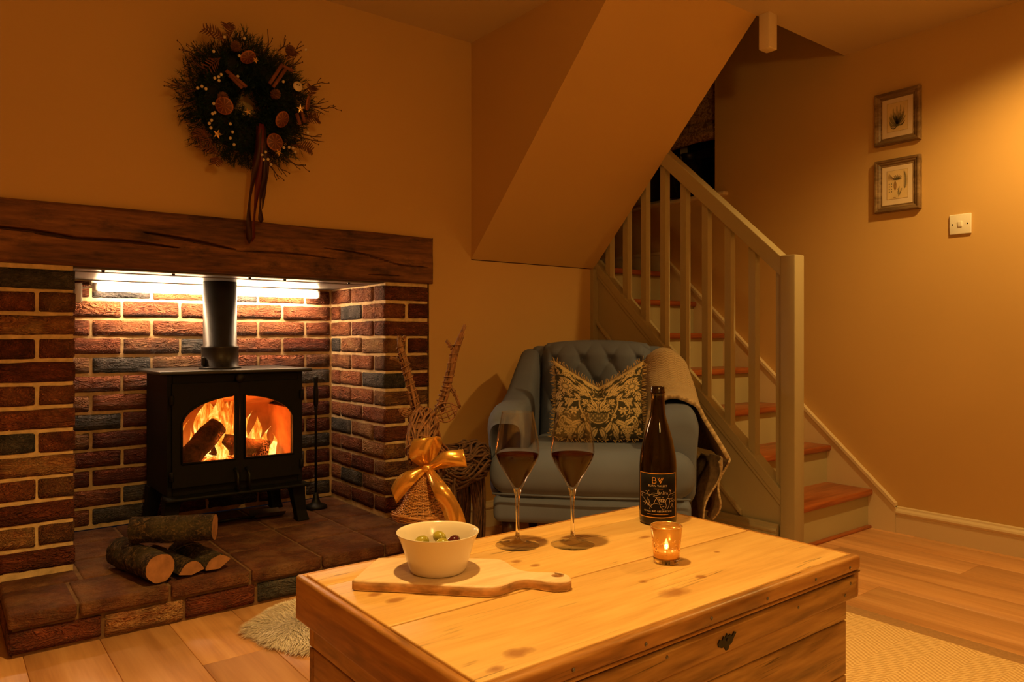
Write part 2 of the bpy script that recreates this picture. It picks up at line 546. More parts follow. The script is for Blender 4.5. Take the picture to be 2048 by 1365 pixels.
# the foot of the upper newel below the ceiling
set_props(MB().rbox((2.82, 1.836, 2.24), (0.06, 0.052, 0.22), 0.004, 2).build('newel_drop', M['trim'], at=(2.82, 1.836, 2.13)),
          'pale square foot of an upstairs newel hanging below the ceiling edge', 'newel post')

# ================================================================== window on the stairs
M['night_glass'] = NT('night_glass'); _t = M['night_glass']
M['night_glass'] = _t.done(_t.bsdf((0.004, 0.005, 0.008), 0.05))
win = struct(thing('window_1', 'dark night window on the stairs', 'window', (RX + 0.14, 2.96, 1.72)))
if 'category' in win: del win['category']
fr = MB()
xw = RX + 0.13
for (a, b, c, d) in ((WYA, WYB, WZA, WZA + 0.05), (WYA, WYB, WZB - 0.05, WZB), (WYA, WYA + 0.05, WZA, WZB), (WYB - 0.05, WYB, WZA, WZB), (2.945, 2.985, WZA, WZB)):
    fr.box(xw, xw + 0.05, a, b, c, d)
fr.build('window_frame', M['stairpaint'], win)
MB().box(xw + 0.02, xw + 0.026, WYA + 0.04, 2.95, WZA + 0.04, WZB - 0.04).build('pane', M['night_glass'], win)
MB().box(xw + 0.02, xw + 0.026, 2.98, WYB - 0.04, WZA + 0.04, WZB - 0.04).build('pane', M['night_glass'], win)
MB().rbox((RX + 0.06, 2.96, 1.709), (0.20, 0.84, 0.022), 0.008, 3).build('window_sill', M['trim'], win)
tb = NT('blind_fabric')
_v = tb.coord('Object', (1, 1, 1))
_n = tb.noise(_v, 22.0, 3.0, 0.5, 2.5)
M['blind'] = tb.done(tb.bsdf(tb.ramp(_n, [(0.42, (0.22, 0.10, 0.05)), (0.55, (0.60, 0.34, 0.15)), (0.62, (0.28, 0.13, 0.06))]), 0.9))
bl = thing('roman_blind', 'brown patterned fabric blind half lowered over the dark stair window', 'window blind', (RX + 0.07, 2.96, 2.05))
def blind_fn(z0, z1, amp, xo):
    def fn(u, v):
        y = lerp(WYA + 0.01, WYB - 0.01, u); z = lerp(z0, z1, v)
        return (RX + xo - amp * math.sin(PI * v) - 0.006 * math.sin(9 * u + 5 * v), y, z + 0.01 * math.sin(5 * u) * (1 - v))
    return fn
bf = MB().grid(blind_fn(2.16, 2.60, 0.012, 0.075), 16, 8).build('panel', M['blind'], bl)
sm_ = bf.modifiers.new('t', 'SOLIDIFY'); sm_.thickness = 0.006
for (a, b, am, xo) in ((2.05, 2.13, 0.035, 0.072), (2.08, 2.17, 0.028, 0.076)):
    o = MB().grid(blind_fn(a, b, am, xo), 16, 8).build('fold', M['blind'], bl)
    sm_ = o.modifiers.new('t', 'SOLIDIFY'); sm_.thickness = 0.006
vs_ = MB().lathe([(0.045, 0), (0.062, 0.02), (0.088, 0.09), (0.09, 0.14), (0.07, 0.20), (0.042, 0.235), (0.04, 0.26), (0.05, 0.275), (0.036, 0.27), (0.03, 0.22)], 28, (RX + 0.055, 2.86, 1.7205))
set_props(vs_.build('vase', M['iron'], at=(RX + 0.055, 2.86, 1.72)), 'round black vase on the stair window sill', 'vase')

# ================================================================== brick fireplace
PX0, PX1, PX2, PX3 = 0.16, 0.375, 1.535, 1.755    # left pillar, opening, right pillar
PY, BY = 2.86, 3.41                               # face and back of the recess
HZ = 0.125
def brick_variant(seed, L, D, H=0.064):
    bm = bmesh.new()
    nx, ny, nz = max(3, int(L / 0.027)), max(3, int(D / 0.027)), 3
    bmesh.ops.create_cube(bm, size=1.0)
    for v in bm.verts: v.co = Vector((v.co.x * L, v.co.y * D, v.co.z * H))
    bmesh.ops.bevel(bm, geom=bm.edges[:], offset=0.0030, segments=2, affect='EDGES')
    for axis, n, S_ in ((0, nx, L), (1, ny, D), (2, nz, H)):
        for k in range(1, n):
            co = Vector((0, 0, 0)); no = Vector((0, 0, 0)); co[axis] = -S_ / 2 + S_ * k / n; no[axis] = 1
            bmesh.ops.bisect_plane(bm, geom=bm.verts[:] + bm.edges[:] + bm.faces[:], plane_co=co, plane_no=no)
    for v in bm.verts:
        p = v.co * 22 + Vector((seed * 7.3, seed * 3.1, seed))
        v.co += mn.noise_vector(p) * 0.0024 + mn.noise_vector(p * 0.35) * 0.0022
    me = bpy.data.meshes.new('brick'); bm.to_mesh(me); bm.free()
    me.polygons.foreach_set('use_smooth', [True] * len(me.polygons)); me.update()
    return me
BRICKS = {}
def brick_mesh(L, D, mat, var):
    k = (round(L, 3), round(D, 3), mat, var)
    if k not in BRICKS:
        kk = (round(L, 3), round(D, 3), var)
        if kk not in BRICKS: BRICKS[kk] = brick_variant(var * 5 + hash((round(L * 1000), 3)) % 7, L, D)
        me = BRICKS[kk].copy(); me.name = 'brick'; me.materials.append(BR[mat]); BRICKS[k] = me
    return BRICKS[k]
rng = random.Random(5)
def lay(parent, x0, x1, y0, y1, zc, mat=None):
    """one brick filling the given plan rectangle less its joints"""
    if mat is None:
        mat = rng.choice(['red', 'red', 'deep', 'orange', 'brown', 'red', 'deep', 'buff'])
    L, D = x1 - x0, y1 - y0
    rz = 0
    if D > L: L, D, rz = D, L, PI / 2
    o = link('brick', brick_mesh(L, D, mat, rng.randrange(3)), None, parent,
             loc=Vector(((x0 + x1) / 2, (y0 + y1) / 2, zc + rng.uniform(-.0015, .0015))) - parent.location,
             rot=(rng.uniform(-.006, .006), rng.uniform(-.006, .006), rz + rng.choice((0, PI)) + rng.uniform(-.006, .006)))
    return o
fp = thing('brick_fireplace', 'inglenook fireplace of reddish bricks with cream mortar under the oak beam', 'fireplace', (0.957, 3.1, 0))
mi = 0.0050
core = MB()
core.box(PX0 + mi, PX1 - mi, PY + mi, BY + 0.12, HZ, 1.139)
core.box(PX2 + mi, PX3 - mi, PY + mi, BY + 0.12, HZ, 1.139)
core.box(PX1 - mi, PX2 + mi, BY + mi, BY + 0.12, HZ, 1.139)
core.box(PX0 + mi, PX1 - mi, PY + mi, BY + 0.12, 0.0, HZ)
core.box(PX2 + mi, PX3 - mi, PY + mi, BY + 0.12, 0.0, HZ)
core.build('mortar', M['mortar'], fp)
j = 0.011
LB = ['grey', None, 'buff', None, 'deep', None, 'red', ('grey', 'red'), 'buff', ('red', 'brown'), 'deep', ('buff', 'brown'), 'deep']
RB = ['mid', ('mid', 'deep'), 'mid', ('mid', 'deep'), 'brown', ('grey', 'deep'), 'brown', ('mid', 'deep'), 'mid', ('brown', 'deep'), 'brown', ('deep', 'brown'), 'mid']
REV = [['orange', 'orange'], ['orange', 'grey', 'orange'], ['orange', 'red'], ['grey', 'buff', 'buff'], ['buff', 'orange'], ['red', 'orange', 'grey'],
       ['red', 'orange'], ['orange', 'red', 'red'], ['grey', 'buff'], ['red', 'red', 'buff'], ['red', 'deep'], ['orange', 'grey', 'brown'], ['red', 'deep']]
BACK = {0: ['red', 'orange', 'grey', 'orange', 'grey', 'red'], 1: ['red', 'red', 'red', 'red', 'orange', 'red'], 2: ['red', 'orange', 'red', 'red', 'orange', 'red'],
        3: ['deep', 'red', 'grey', 'brown', 'red', 'red'], 4: ['brown', 'red', 'red', 'brown', 'grey', 'brown'], 5: ['grey', 'deep', 'deep', 'red', 'red', 'red'],
        6: ['deep', 'deep', 'red', 'deep', 'red', 'brown'], 7: ['deep', 'deep', 'deep', 'deep', 'grey', 'grey'], 8: ['deep', 'deep', 'deep', 'deep', 'deep', 'brown'],
        9: ['grey', 'brown', 'deep', 'deep', 'deep', 'brown']}
for k in range(13):
    zc = 1.092 - 0.0765 * k
    even = k % 2 == 0
    lb, rb = LB[k], RB[k]
    if even:
        lay(fp, PX0, PX1, PY, PY + 0.1025, zc, lb)
        lay(fp, PX2, PX3, PY, PY + 0.1025, zc, rb)
        segs = [(PY + 0.1025 + j, PY + 0.1025 + j + 0.213), (PY + 0.1025 + 2 * j + 0.213, BY - 0.004)]
    else:
        lb = lb or (rng.choice(['red', 'deep']), rng.choice(['red', 'brown']))
        rb = rb or ('deep', 'red')
        lay(fp, PX0, PX0 + 0.1025, PY, PY + 0.1025, zc, lb[0])
        lay(fp, PX1 - 0.1025, PX1, PY, PY + 0.215, zc, lb[1])
        lay(fp, PX2, PX2 + 0.1025, PY, PY + 0.215, zc, REV[k][2] if REV[k][2] == 'grey' else REV[k][2])
        lay(fp, PX3 - 0.1025, PX3, PY, PY + 0.1025, zc, rb[1])
        segs = [(PY + 0.215 + j, PY + 0.215 + j + 0.213), (PY + 0.215 + 2 * j + 0.213, BY - 0.004)]
    cols = REV[k][:2][::-1]
    for (a, b), cname in zip(segs, cols):
        lay(fp, PX2, PX2 + 0.06, a, b, zc, cname)
        lay(fp, PX1 - 0.06, PX1, a, b, zc)
    xs = [1.405 - 0.2255 * q for q in range(7)] if even else [1.293 - 0.2255 * q for q in range(7)]
    edges = [PX2 - 0.006] + [q for q in xs if q > PX1 + 0.03] + [PX1 + 0.002]
    names = BACK.get(k)
    for q in range(len(edges) - 1):
        a, b = edges[q + 1], edges[q]
        mat = names[q % len(names)] if names else rng.choice(['deep', 'deep', 'brown', 'red', 'grey'])
        lay(fp, a + (j / 2 if q < len(edges) - 2 else 0), b - (j / 2 if q > 0 else 0), BY, BY + 0.1, zc, mat)

# ---- hearth: a course of bricks with quarry tiles on top
M['tile'] = brick_mat('quarry_tile', (0.060, 0.015, 0.006), (0.105, 0.029, 0.011), (0.16, 0.052, 0.019), 0.12, 0.2)
he = thing('hearth', 'raised hearth of dark red quarry tiles on a brick course', 'hearth', (0.96, 2.9, 0))
hc = MB()
hc.box(0.175, 1.75, 2.498, PY + 0.002, 0, HZ - 0.006)
hc.box(PX1 - 0.004, PX2 + 0.004, PY, BY, 0, HZ - 0.006)
M['grout'] = simple('hearth_grout', (0.19, 0.10, 0.045), 0.95, var=0.3, nscale=30, bump=0.6)
hc.build('mortar', M['grout'], he)
xs = [0.165, 0.40, 0.6275, 0.855, 1.08, 1.31, 1.535, 1.76]
for q in range(len(xs) - 1):
    lay(he, xs[q] + (j / 2 if q else 0), xs[q + 1] - (j / 2 if q < 6 else 0), 2.49, 2.59, 0.041, ['deep', 'buff', 'deep', 'grey', 'brown', 'red', 'deep'][q])
for sx in ((0.165, 0.265), (1.66, 1.76)):
    lay(he, sx[0], sx[1], 2.60, 2.85, 0.041, 'deep')
TI = {}
def tile(x0, x1, y0, y1):
    k = (round(x1 - x0, 3), round(y1 - y0, 3))
    if k not in TI:
        TI[k] = MB().rbox((0, 0, 0), (k[0], k[1], 0.042), 0.008, 3).mesh('tile'); TI[k].materials.append(M['tile'])
    link('tile', TI[k], None, he, loc=Vector(((x0 + x1) / 2, (y0 + y1) / 2, HZ - 0.021 + rng.uniform(-.0006, .0))) - he.location, rot=(rng.uniform(-.003, .003), rng.uniform(-.003, .003), 0))
xj = [0.160, 0.335, 0.585, 0.835, 1.085, 1.335, 1.585, 1.765]
g = 0.004
for q in range(len(xj) - 1):
    tile(xj[q] + g, xj[q + 1] - g, 2.480, 2.728)
tile(PX0 + g, PX1 - g, 2.736, 2.856); tile(PX2 + g, PX3 - g, 2.736, 2.856)
for (ya, yb) in ((2.736, 2.964), (2.972, 3.206), (3.214, 3.405)):
    for q in range(1, 6):
        a, b = max(xj[q], PX1 + 0.003), min(xj[q + 1], PX2 - 0.003)
        if b - a > 0.02: tile(a + g, b - g, ya, yb)

# ---- oak beam
tw = NT('old_oak')
_v = tw.coord('Object', (0.12, 1, 1)); _b = tw.noise(_v, 16.0, 6.0, 0.62, 1.0); _f = tw.noise(_v, 90.0, 4.0, 0.6)
_h = tw.math('ADD', tw.math('MULTIPLY', _b, 0.6), tw.math('MULTIPLY', _f, 0.4))
_c = tw.ramp(_h, [(0.34, (0.045, 0.015, 0.006)), (0.5, (0.17, 0.062, 0.020)), (0.66, (0.30, 0.125, 0.040))])
_w = tw.noise(tw.coord('Object', (0.5, 1, 1)), 9.0, 6.0, 0.7)
_c = tw.mix(tw.ramp(_w, [(0.52, 0.0), (0.68, 0.85)]), _c, (0.018, 0.007, 0.004))
M['beam'] = tw.done(tw.bsdf(_c, 0.7, 0.0, tw.bump(_h, 0.5, 0.006)))
BX0, BX1, BZ0, BZ1 = 0.10, 1.772, 1.14, 1.345
CR = [[(0.10, 1.250), (0.25, 1.245), (0.37, 1.236)], [(0.26, 1.237), (0.37, 1.231), (0.52, 1.232), (0.70, 1.222)], [(0.58, 1.268), (0.74, 1.252), (0.90, 1.230)],
      [(1.25, 1.262), (1.42, 1.25), (1.60, 1.215), (1.74, 1.212)], [(0.90, 1.225), (1.10, 1.23), (1.3, 1.222)], [(1.45, 1.165), (1.6, 1.167)]]
CRP = []
for c in CR:
    pp = smooth_path([(a, 0, b) for a, b in c], 24)
    CRP.append(np.array([(p.x, p.z) for p in pp]))
def beam_y(x, z):
    y = 2.842 + 0.006 * mn.noise(Vector((x * 2.2, z * 9, 3.0))) + 0.0025 * mn.noise(Vector((x * 9, z * 40, 7.0)))
    for ci, c in enumerate(CRP):
        i = int(np.argmin(np.abs(c[:, 0] - x)))
        if c[0, 0] <= x <= c[-1, 0]:
            t = (x - c[0, 0]) / (c[-1, 0] - c[0, 0])
            w = (0.0060 if ci < 3 else 0.0032) * math.sin(PI * t) ** 0.5 + 0.0006
            d = abs(z - c[i, 1])
            y += (0.030 if ci < 3 else 0.016) * max(0.0, 1 - d / w) ** 0.5 if d < w else 0
    e = min(z - BZ0, BZ1 - z, BX1 - x)
    if e < 0.012: y += (0.012 - e) ** 2 / 0.012 * 0.8
    return y
def beam_fn(u, v):
    x = lerp(BX0, BX1, u); z = lerp(BZ0, BZ1, v)
    zz = z + (0.004 * mn.noise(Vector((x * 3, 1, 2))) if v > 0.98 else 0)
    return (x, beam_y(x, z), zz)
bm_ = MB().grid(beam_fn, 420, 150)
bm_.box(BX0, BX1 - 0.001, 2.880, WY + 0.14, BZ0 + 0.001, BZ1 - 0.002)
# close the rim between the uneven face and the block
bm_.grid(lambda u, v: (lerp(BX0, BX1, u), lerp(beam_y(lerp(BX0, BX1, u), BZ0), WY + 0.14, v), BZ0), 60, 2, flip=True)
bm_.grid(lambda u, v: (BX1, lerp(beam_y(BX1, lerp(BZ0, BZ1, u)), WY + 0.14, v), lerp(BZ0, BZ1, u)), 20, 2, flip=True)
bm_.grid(lambda u, v: (lerp(BX0, BX1, u), lerp(beam_y(lerp(BX0, BX1, u), BZ1), WY + 0.14, v), BZ1 + 0.004 * mn.noise(Vector((lerp(BX0, BX1, u) * 3, 1, 2)))), 60, 2)
set_props(bm_.build('oak_beam', M['beam'], at=(0.95, 2.95, 1.14)), 'dark cracked old oak beam across the top of the fireplace', 'beam')

# ---- register plate closing the chimney, with its bolts
rp = thing('register_plate', 'pale steel closure plate under the chimney above the stove', 'plate', (0.955, 3.15, 1.12))
MB().box(PX1 + 0.003, PX2 - 0.003, 3.008, BY - 0.003, 1.131, 1.1385).build('plate', M['steel'], rp)
MB().box(PX1 + 0.003, PX2 - 0.003, 2.90, 3.003, 1.1335, 1.1385).build('front_flange', M['steel'], rp)
for xb in (0.47, 0.70, 0.98, 1.12, 1.40):
    MB().lathe([(0.0, 0.0), (0.005, 0.001), (0.006, 0.004), (0.006, 0.007)], 10, (xb, 2.93, 1.1268)).build('bolt', M['screw'], rp)

# ================================================================== wood stove
M['liner'] = simple('fire_brick', (0.42, 0.19, 0.09), 0.9, var=0.3, nscale=12, bump=0.3)
M['stove_glass'] = thin_glass('stove_glass', (0.96, 0.93, 0.88), 0.03, 0.03)

sv = thing('wood_stove', 'black cast-iron double-door wood stove burning in the fireplace', 'stove', (0.967, 3.2, HZ))
X0, X1, Y0, Y1, Z0, Z1 = 0.70, 1.235, 3.03, 3.37, 0.29, 0.755
b = MB()
b.box(X0, X0 + 0.02, Y0, Y1, Z0, Z1); b.box(X1 - 0.02, X1, Y0, Y1, Z0, Z1)
b.box(X0 + 0.02, X1 - 0.02, Y1 - 0.02, Y1, Z0, Z1)
b.box(X0 + 0.02, X1 - 0.02, Y0, Y1 - 0.02, Z0, Z0 + 0.06); b.box(X0 + 0.02, X1 - 0.02, Y0, Y1 - 0.02, Z1 - 0.045, Z1)
b.box(X0 + 0.02, X0 + 0.032, Y0, Y0 + 0.02, Z0 + 0.06, Z1 - 0.045); b.box(X1 - 0.032, X1 - 0.02, Y0, Y0 + 0.02, Z0 + 0.06, Z1 - 0.045)
weighted(b.build('body', M['black'], sv))
MB().rbox(((X0 + X1) / 2, (Y0 + Y1) / 2 - 0.002, 0.763), (0.60, 0.40, 0.014), 0.006, 3).build('top_plate', M['flue'], sv)
MB().rbox(((X0 + X1) / 2, 3.012, Z0 - 0.006), (0.56, 0.075, 0.014), 0.006, 3).build('ash_lip', M['black'], sv)
li = MB()
li.box(X0 + 0.033, X1 - 0.033, 3.325, 3.345, 0.352, 0.612)
li.box(X0 + 0.022, X0 + 0.04, 3.06, 3.34, 0.352, 0.60); li.box(X1 - 0.04, X1 - 0.022, 3.06, 3.34, 0.352, 0.60)
li.build('firebox_liner', M['liner'], sv)
MB().prism([(3.10, 0.675), (3.345, 0.60), (3.345, 0.61), (3.10, 0.685)], 0, X0 + 0.025, X1 - 0.025).build('baffle', M['liner'], sv)
XC = 0.9675
def arch(x): return 0.558 + 0.112 * math.sqrt(max(0.0, 1 - ((x - XC) / 0.2215) ** 2))
def door(xa, xb, ha, hb):
    m = MB(); y0, y1 = 3.010, 3.029; zb, zt, hz = 0.325, 0.722, 0.415
    m.box(xa, xb, y0, y1, zb, hz)
    m.box(xa, ha, y0, y1, hz, zt); m.box(hb, xb, y0, y1, hz, zt)
    N = 16
    pts = [(lerp(ha, hb, i / N), arch(lerp(ha, hb, i / N))) for i in range(N + 1)]
    for i in range(N):
        (xx, za), (xy, zc) = pts[i], pts[i + 1]
        m.prism([(xx, za), (xy, zc), (xy, zt), (xx, zt)], 1, y0, y1)
    d = m.build('door', M['black'], sv)
    # raised bead round the window
    o = [(ha, hz)] + pts + [(hb, hz)]
    rim = [(p[0], 3.009, p[1]) for p in o] + [(ha, 3.009, hz)]
    MB().tube(rim, 0.005, 6).build('window_bead', M['black'], d).location = Vector((0, 0, 0))
    gp = MB().prism([(ha - 0.008, hz - 0.008), (hb + 0.008, hz - 0.008)] + [(p[0], p[1] + 0.008) for p in pts[::-1]], 1, 3.0305, 3.0345)
    gp.build('glass_pane', M['stove_glass'], sv)
    return d
door(0.715, 0.9665, 0.748, 0.949); door(0.9685, 1.22, 0.986, 1.187)
for xh in (0.948, 0.992):
    MB().tube([(xh, 3.01, 0.375), (xh, 2.985, 0.37), (xh, 2.972, 0.355), (xh, 2.97, 0.30)], [0.007, 0.006, 0.006, 0.008], 8).build('handle', M['iron'], sv)
MB().lathe([(0, 0.014), (0.016, 0.012), (0.02, 0.0)], 16, (0.967, 3.009, 0.737), Matrix.Rotation(PI / 2, 3, 'X')).build('badge', M['iron'], sv)
for xh in (0.712, 1.222):
    for zh in (0.37, 0.66):
        MB().lathe([(0.007, -0.018), (0.009, -0.016), (0.009, 0.016), (0.007, 0.018)], 10, (xh, 3.008, zh)).build('hinge', M['black'], sv)
for (lx, ly, sx, sy) in ((0.722, 3.05, -1, -1), (1.213, 3.05, 1, -1), (0.722, 3.33, -1, 1), (1.213, 3.33, 1, 1)):
    m = MB()
    sec = [(Z0, 0.030, 0), (0.23, 0.026, 0.006), (0.17, 0.022, 0.014), (0.14, 0.024, 0.02), (HZ + 0.0005, 0.026, 0.022)]
    vs, fs = [], []
    for (z, r, o) in sec:
        for (ax, ay) in ((-1, -1), (1, -1), (1, 1), (-1, 1)):
            vs.append((lx + sx * o + ax * r, ly + sy * o * 0.5 + ay * r, z))
    for i in range(len(sec) - 1):
        for k in range(4):
            a = i * 4; fs.append((a + k, a + 4 + k, a + 4 + (k + 1) % 4, a + (k + 1) % 4))
    fs += [(0, 1, 2, 3), (19, 18, 17, 16)]
    m.add(vs, fs, False); weighted(m.build('leg', M['black'], sv))
fx, fy = 0.948, 3.205
MB().lathe([(0.084, 0.7701), (0.084, 0.776), (0.073, 0.779), (0.073, 0.852), (0.0745, 0.855), (0.0745, 0.862), (0.0665, 0.866), (0.0665, 1.131)], 36, (fx, fy, 0)).build('flue_pipe', M['flue'], sv)
MB().rbox((fx - 0.073, fy - 0.02, 0.80), (0.012, 0.03, 0.035), 0.004, 2).build('flue_catch', M['iron'], sv)

# ---- embers, burning logs and flames
te = NT('burning_bark')
_v = te.coord('Object', (1, 1, 1)); _n = te.noise(_v, 30.0, 5.0, 0.65, 0.6); _m = te.noise(_v, 9.0, 3.0)
_vo = te.n('ShaderNodeTexVoronoi', feature='DISTANCE_TO_EDGE'); te.l(_v, _vo.inputs['Vector']); _vo.inputs['Scale'].default_value = 95; te.l(te.vmath('ADD', _v, te.vmath('MULTIPLY', te.noise(_v, 40.0, 2.0, out='Color'), (0.02, 0.02, 0.02))), _vo.inputs['Vector'])
_ck = te.ramp(_vo.outputs['Distance'], [(0.0, 1.0), (0.12, 0.0)])
_gl = te.math('MULTIPLY', _ck, te.ramp(_m, [(0.54, 0.0), (0.66, 1.0)]))
M['char'] = te.done(te.bsdf(te.ramp(_n, [(0.35, (0.012, 0.005, 0.003)), (0.65, (0.10, 0.034, 0.013))]), 0.9, 0.0, te.bump(_n, 0.8, 0.008),
                            **{'Emission Color': (1.0, 0.16, 0.02), 'Emission Strength': te.math('MULTIPLY', _gl, 1.6)}))
t2 = NT('embers')
_v = t2.coord('Object', (1, 1, 1)); _n = t2.noise(_v, 45.0, 4.0, 0.6)
M['ember'] = t2.done(t2.bsdf((0.03, 0.015, 0.01), 0.9, 0.0, t2.bump(_n, 1.0, 0.01),
                             **{'Emission Color': t2.ramp(_n, [(0.4, (0.5, 0.03, 0.0)), (0.55, (1.0, 0.2, 0.02)), (0.68, (1.0, 0.55, 0.12))]),
                                'Emission Strength': t2.ramp(_n, [(0.36, 0.0), (0.62, 3.0)])}))
def rough_log(p0, p1, r, seed, taper=0.92):
    p0, p1 = Vector(p0), Vector(p1); ax = (p1 - p0); L = ax.length; ax.normalize()
    u = ax.orthogonal().normalized(); w = ax.cross(u)
    n, m = 20, 14; vs = []; fs = []
    for i in range(m + 1):
        for k in range(n):
            a = 2 * PI * k / n
            rr = r * lerp(1, taper, i / m) * (1 + 0.16 * mn.noise(Vector((math.cos(a) * 1.6 + seed, math.sin(a) * 1.6, i * 0.25))) + 0.05 * mn.noise(Vector((a * 3, i * 1.3, seed))))
            vs.append(p0 + ax * (L * i / m) + (u * math.cos(a) + w * math.sin(a)) * rr)
    for i in range(m):
        for k in range(n):
            fs.append((i * n + k, i * n + (k + 1) % n, (i + 1) * n + (k + 1) % n, (i + 1) * n + k))
    fs += [tuple(range(n - 1, -1, -1)), tuple(m * n + k for k in range(n))]
    return MB().add(vs, fs)
eb = MB().grid(lambda u, v: (lerp(0.745, 1.19, u), lerp(3.065, 3.32, v), 0.3515 + 0.05 * math.sin(PI * u) * math.sin(PI * v) + 0.014 * abs(mn.noise(Vector((u * 16, v * 9, 1))))), 40, 24)
set_props(eb.build('ember_bed', M['ember'], at=(0.967, 3.19, 0.351)), 'glowing bed of embers under the burning logs in the stove', 'embers', kind='stuff')
set_props(rough_log((0.775, 3.095, 0.405), (0.925, 3.16, 0.535), 0.045, 1.0).build('burning_log', M['char'], at=(0.85, 3.12, 0.36)),
          'thick split log leaning upright in the fire behind the left stove door', 'log', 'logs burning in the stove')
set_props(rough_log((0.925, 3.250, 0.452), (1.14, 3.165, 0.412), 0.047, 4.0).build('burning_log', M['char'], at=(1.02, 3.18, 0.36)),
          'charred log lying low in the fire behind the right stove door', 'log', 'logs burning in the stove')
tf = NT('flame')
_tc = tf.coord('Object', (1, 1, 1))
_sx = tf.n('ShaderNodeSeparateXYZ'); tf.l(_tc, _sx.inputs[0])
_hz = tf.math('DIVIDE', _sx.outputs[2], 0.30)
_st = tf.coord('Object', (1, 1, 0.26))
_nz = tf.noise(_st, 42.0, 4.0, 0.6, 0.9)
_mx_ = tf.math('SUBTRACT', tf.math('ADD', tf.math('MULTIPLY', _nz, 1.5), 0.12), tf.math('MULTIPLY', _hz, 0.40))
_col = tf.ramp(_mx_, [(0.30, (0.75, 0.05, 0.0)), (0.5, (1.0, 0.17, 0.008)), (0.72, (1.0, 0.34, 0.035)), (0.92, (1.0, 0.62, 0.16))])
_str = tf.ramp(_mx_, [(0.3, 0.16), (0.6, 0.42), (1.0, 1.0)])
_em = tf.n('ShaderNodeEmission'); tf.l(_col, _em.inputs[0]); tf.l(tf.math('MULTIPLY', _str, 2.6), _em.inputs[1])
_tp = tf.n('ShaderNodeBsdfTransparent')
_al = tf.ramp(_mx_, [(0.26, 0.0), (0.50, 0.85)])
_ms = tf.n('ShaderNodeMixShader'); tf.l(_al, _ms.inputs[0]); tf.l(_tp.outputs[0], _ms.inputs[1]); tf.l(_em.outputs[0], _ms.inputs[2])
M['flame'] = tf.done(_ms.outputs[0])
fm = MB()
rf = random.Random(3)
def tongue(x, y, z, h, w, lean, seed):
    n, m = 14, 18; vs = []; fs = []
    for i in range(m + 1):
        t = i / m
        rr = w * (math.sin(PI * min(1, t * 0.9 + 0.16)) ** 0.8) * (1 - t) ** 0.55 + 0.0004
        cx_ = x + lean * t * t * h + 0.022 * math.sin(t * 5 + seed) * t; cy_ = y + 0.012 * math.cos(t * 4 + seed * 2) * t
        for k in range(n):
            a = 2 * PI * k / n
            q = 1 + 0.35 * mn.noise(Vector((math.cos(a) + seed, math.sin(a), t * 3)))
            vs.append((cx_ + rr * q * math.cos(a), cy_ + 0.55 * rr * q * math.sin(a), z + h * t))
    for i in range(m):
        for k in range(n): fs.append((i * n + k, i * n + (k + 1) % n, (i + 1) * n + (k + 1) % n, (i + 1) * n + k))
    fm.add(vs, fs)
for (x, y, z, h, w, ln) in ((0.885, 3.22, 0.42, 0.26, 0.045, 0.15), (0.925, 3.20, 0.45, 0.24, 0.055, 0.1), (1.02, 3.27, 0.40, 0.27, 0.05, -0.1), (1.075, 3.20, 0.42, 0.15, 0.03, 0.3), (0.905, 3.25, 0.40, 0.27, 0.060, 0.05), (0.95, 3.26, 0.39, 0.28, 0.070, -0.1), (0.875, 3.24, 0.42, 0.24, 0.035, 0.3), (0.99, 3.26, 0.40, 0.25, 0.055, 0.1),
                            (0.795, 3.27, 0.37, 0.19, 0.034, 0.15), (0.775, 3.28, 0.36, 0.13, 0.03, 0.0), (1.04, 3.24, 0.39, 0.19, 0.048, 0.15), (1.085, 3.22, 0.38, 0.16, 0.036, 0.2),
                            (1.13, 3.20, 0.36, 0.15, 0.03, 0.25), (1.155, 3.19, 0.36, 0.12, 0.026, 0.1), (1.06, 3.28, 0.38, 0.22, 0.035, -0.2), (0.935, 3.14, 0.40, 0.11, 0.03, 0.0),
                            (0.84, 3.28, 0.37, 0.15, 0.028, 0.2), (1.11, 3.26, 0.37, 0.13, 0.04, 0.0)):
    tongue(x, y, z, h, w, ln, rf.uniform(0, 9))
fl_o = set_props(fm.build('flames', M['flame'], at=(0.967, 3.22, 0.36)), 'orange flames licking up round the logs in the stove', 'flames', kind='stuff')
for (px, py, pz, w_, r_) in ((0.93, 3.17, 0.56, 2.3, 0.04), (1.09, 3.16, 0.48, 1.2, 0.03)):
    ld = bpy.data.lights.new('fire_glow', 'POINT'); ld.energy = w_; ld.color = FIRE_TINT; ld.shadow_soft_size = r_
    lo = bpy.data.objects.new('fire_glow', ld); COL.objects.link(lo); lo.parent = fl_o
    lo.location = Vector((px, py, pz)) - fl_o.location

# ---- strip lamp under the plate
tl = thing('tube_lamp', 'glowing fluorescent strip lamp at the back of the fireplace under the plate', 'lamp', (0.975, 3.37, 1.09))
_r = 0.0135
MB().lathe([(0.0, -0.459), (_r * .8, -0.459), (_r, -0.455), (_r, 0.455), (_r * .8, 0.459), (0.0, 0.459)], 16, (0.977, 3.35, 1.098), Matrix.Rotation(PI / 2, 3, 'Y')).build('tube', emit('tube_glow', TUBE_TINT, TUBE_POWER), tl)
MB().box(0.50, 1.455, 3.378, 3.400, 1.106, 1.126).build('batten', M['white_plastic'], tl)
for xa, xb in ((0.503, 0.517), (1.437, 1.451)):
    MB().rbox(((xa + xb) / 2, 3.366, 1.101), (0.013, 0.05, 0.034), 0.003, 2).build('end_cap', M['white_plastic'], tl)
MB().tube([(0.502, 3.36, 1.10), (0.49, 3.36, 1.099), (0.475, 3.365, 1.097), (0.464, 3.37, 1.096)], 0.0045, 8).build('cable', M['white_plastic'], tl)
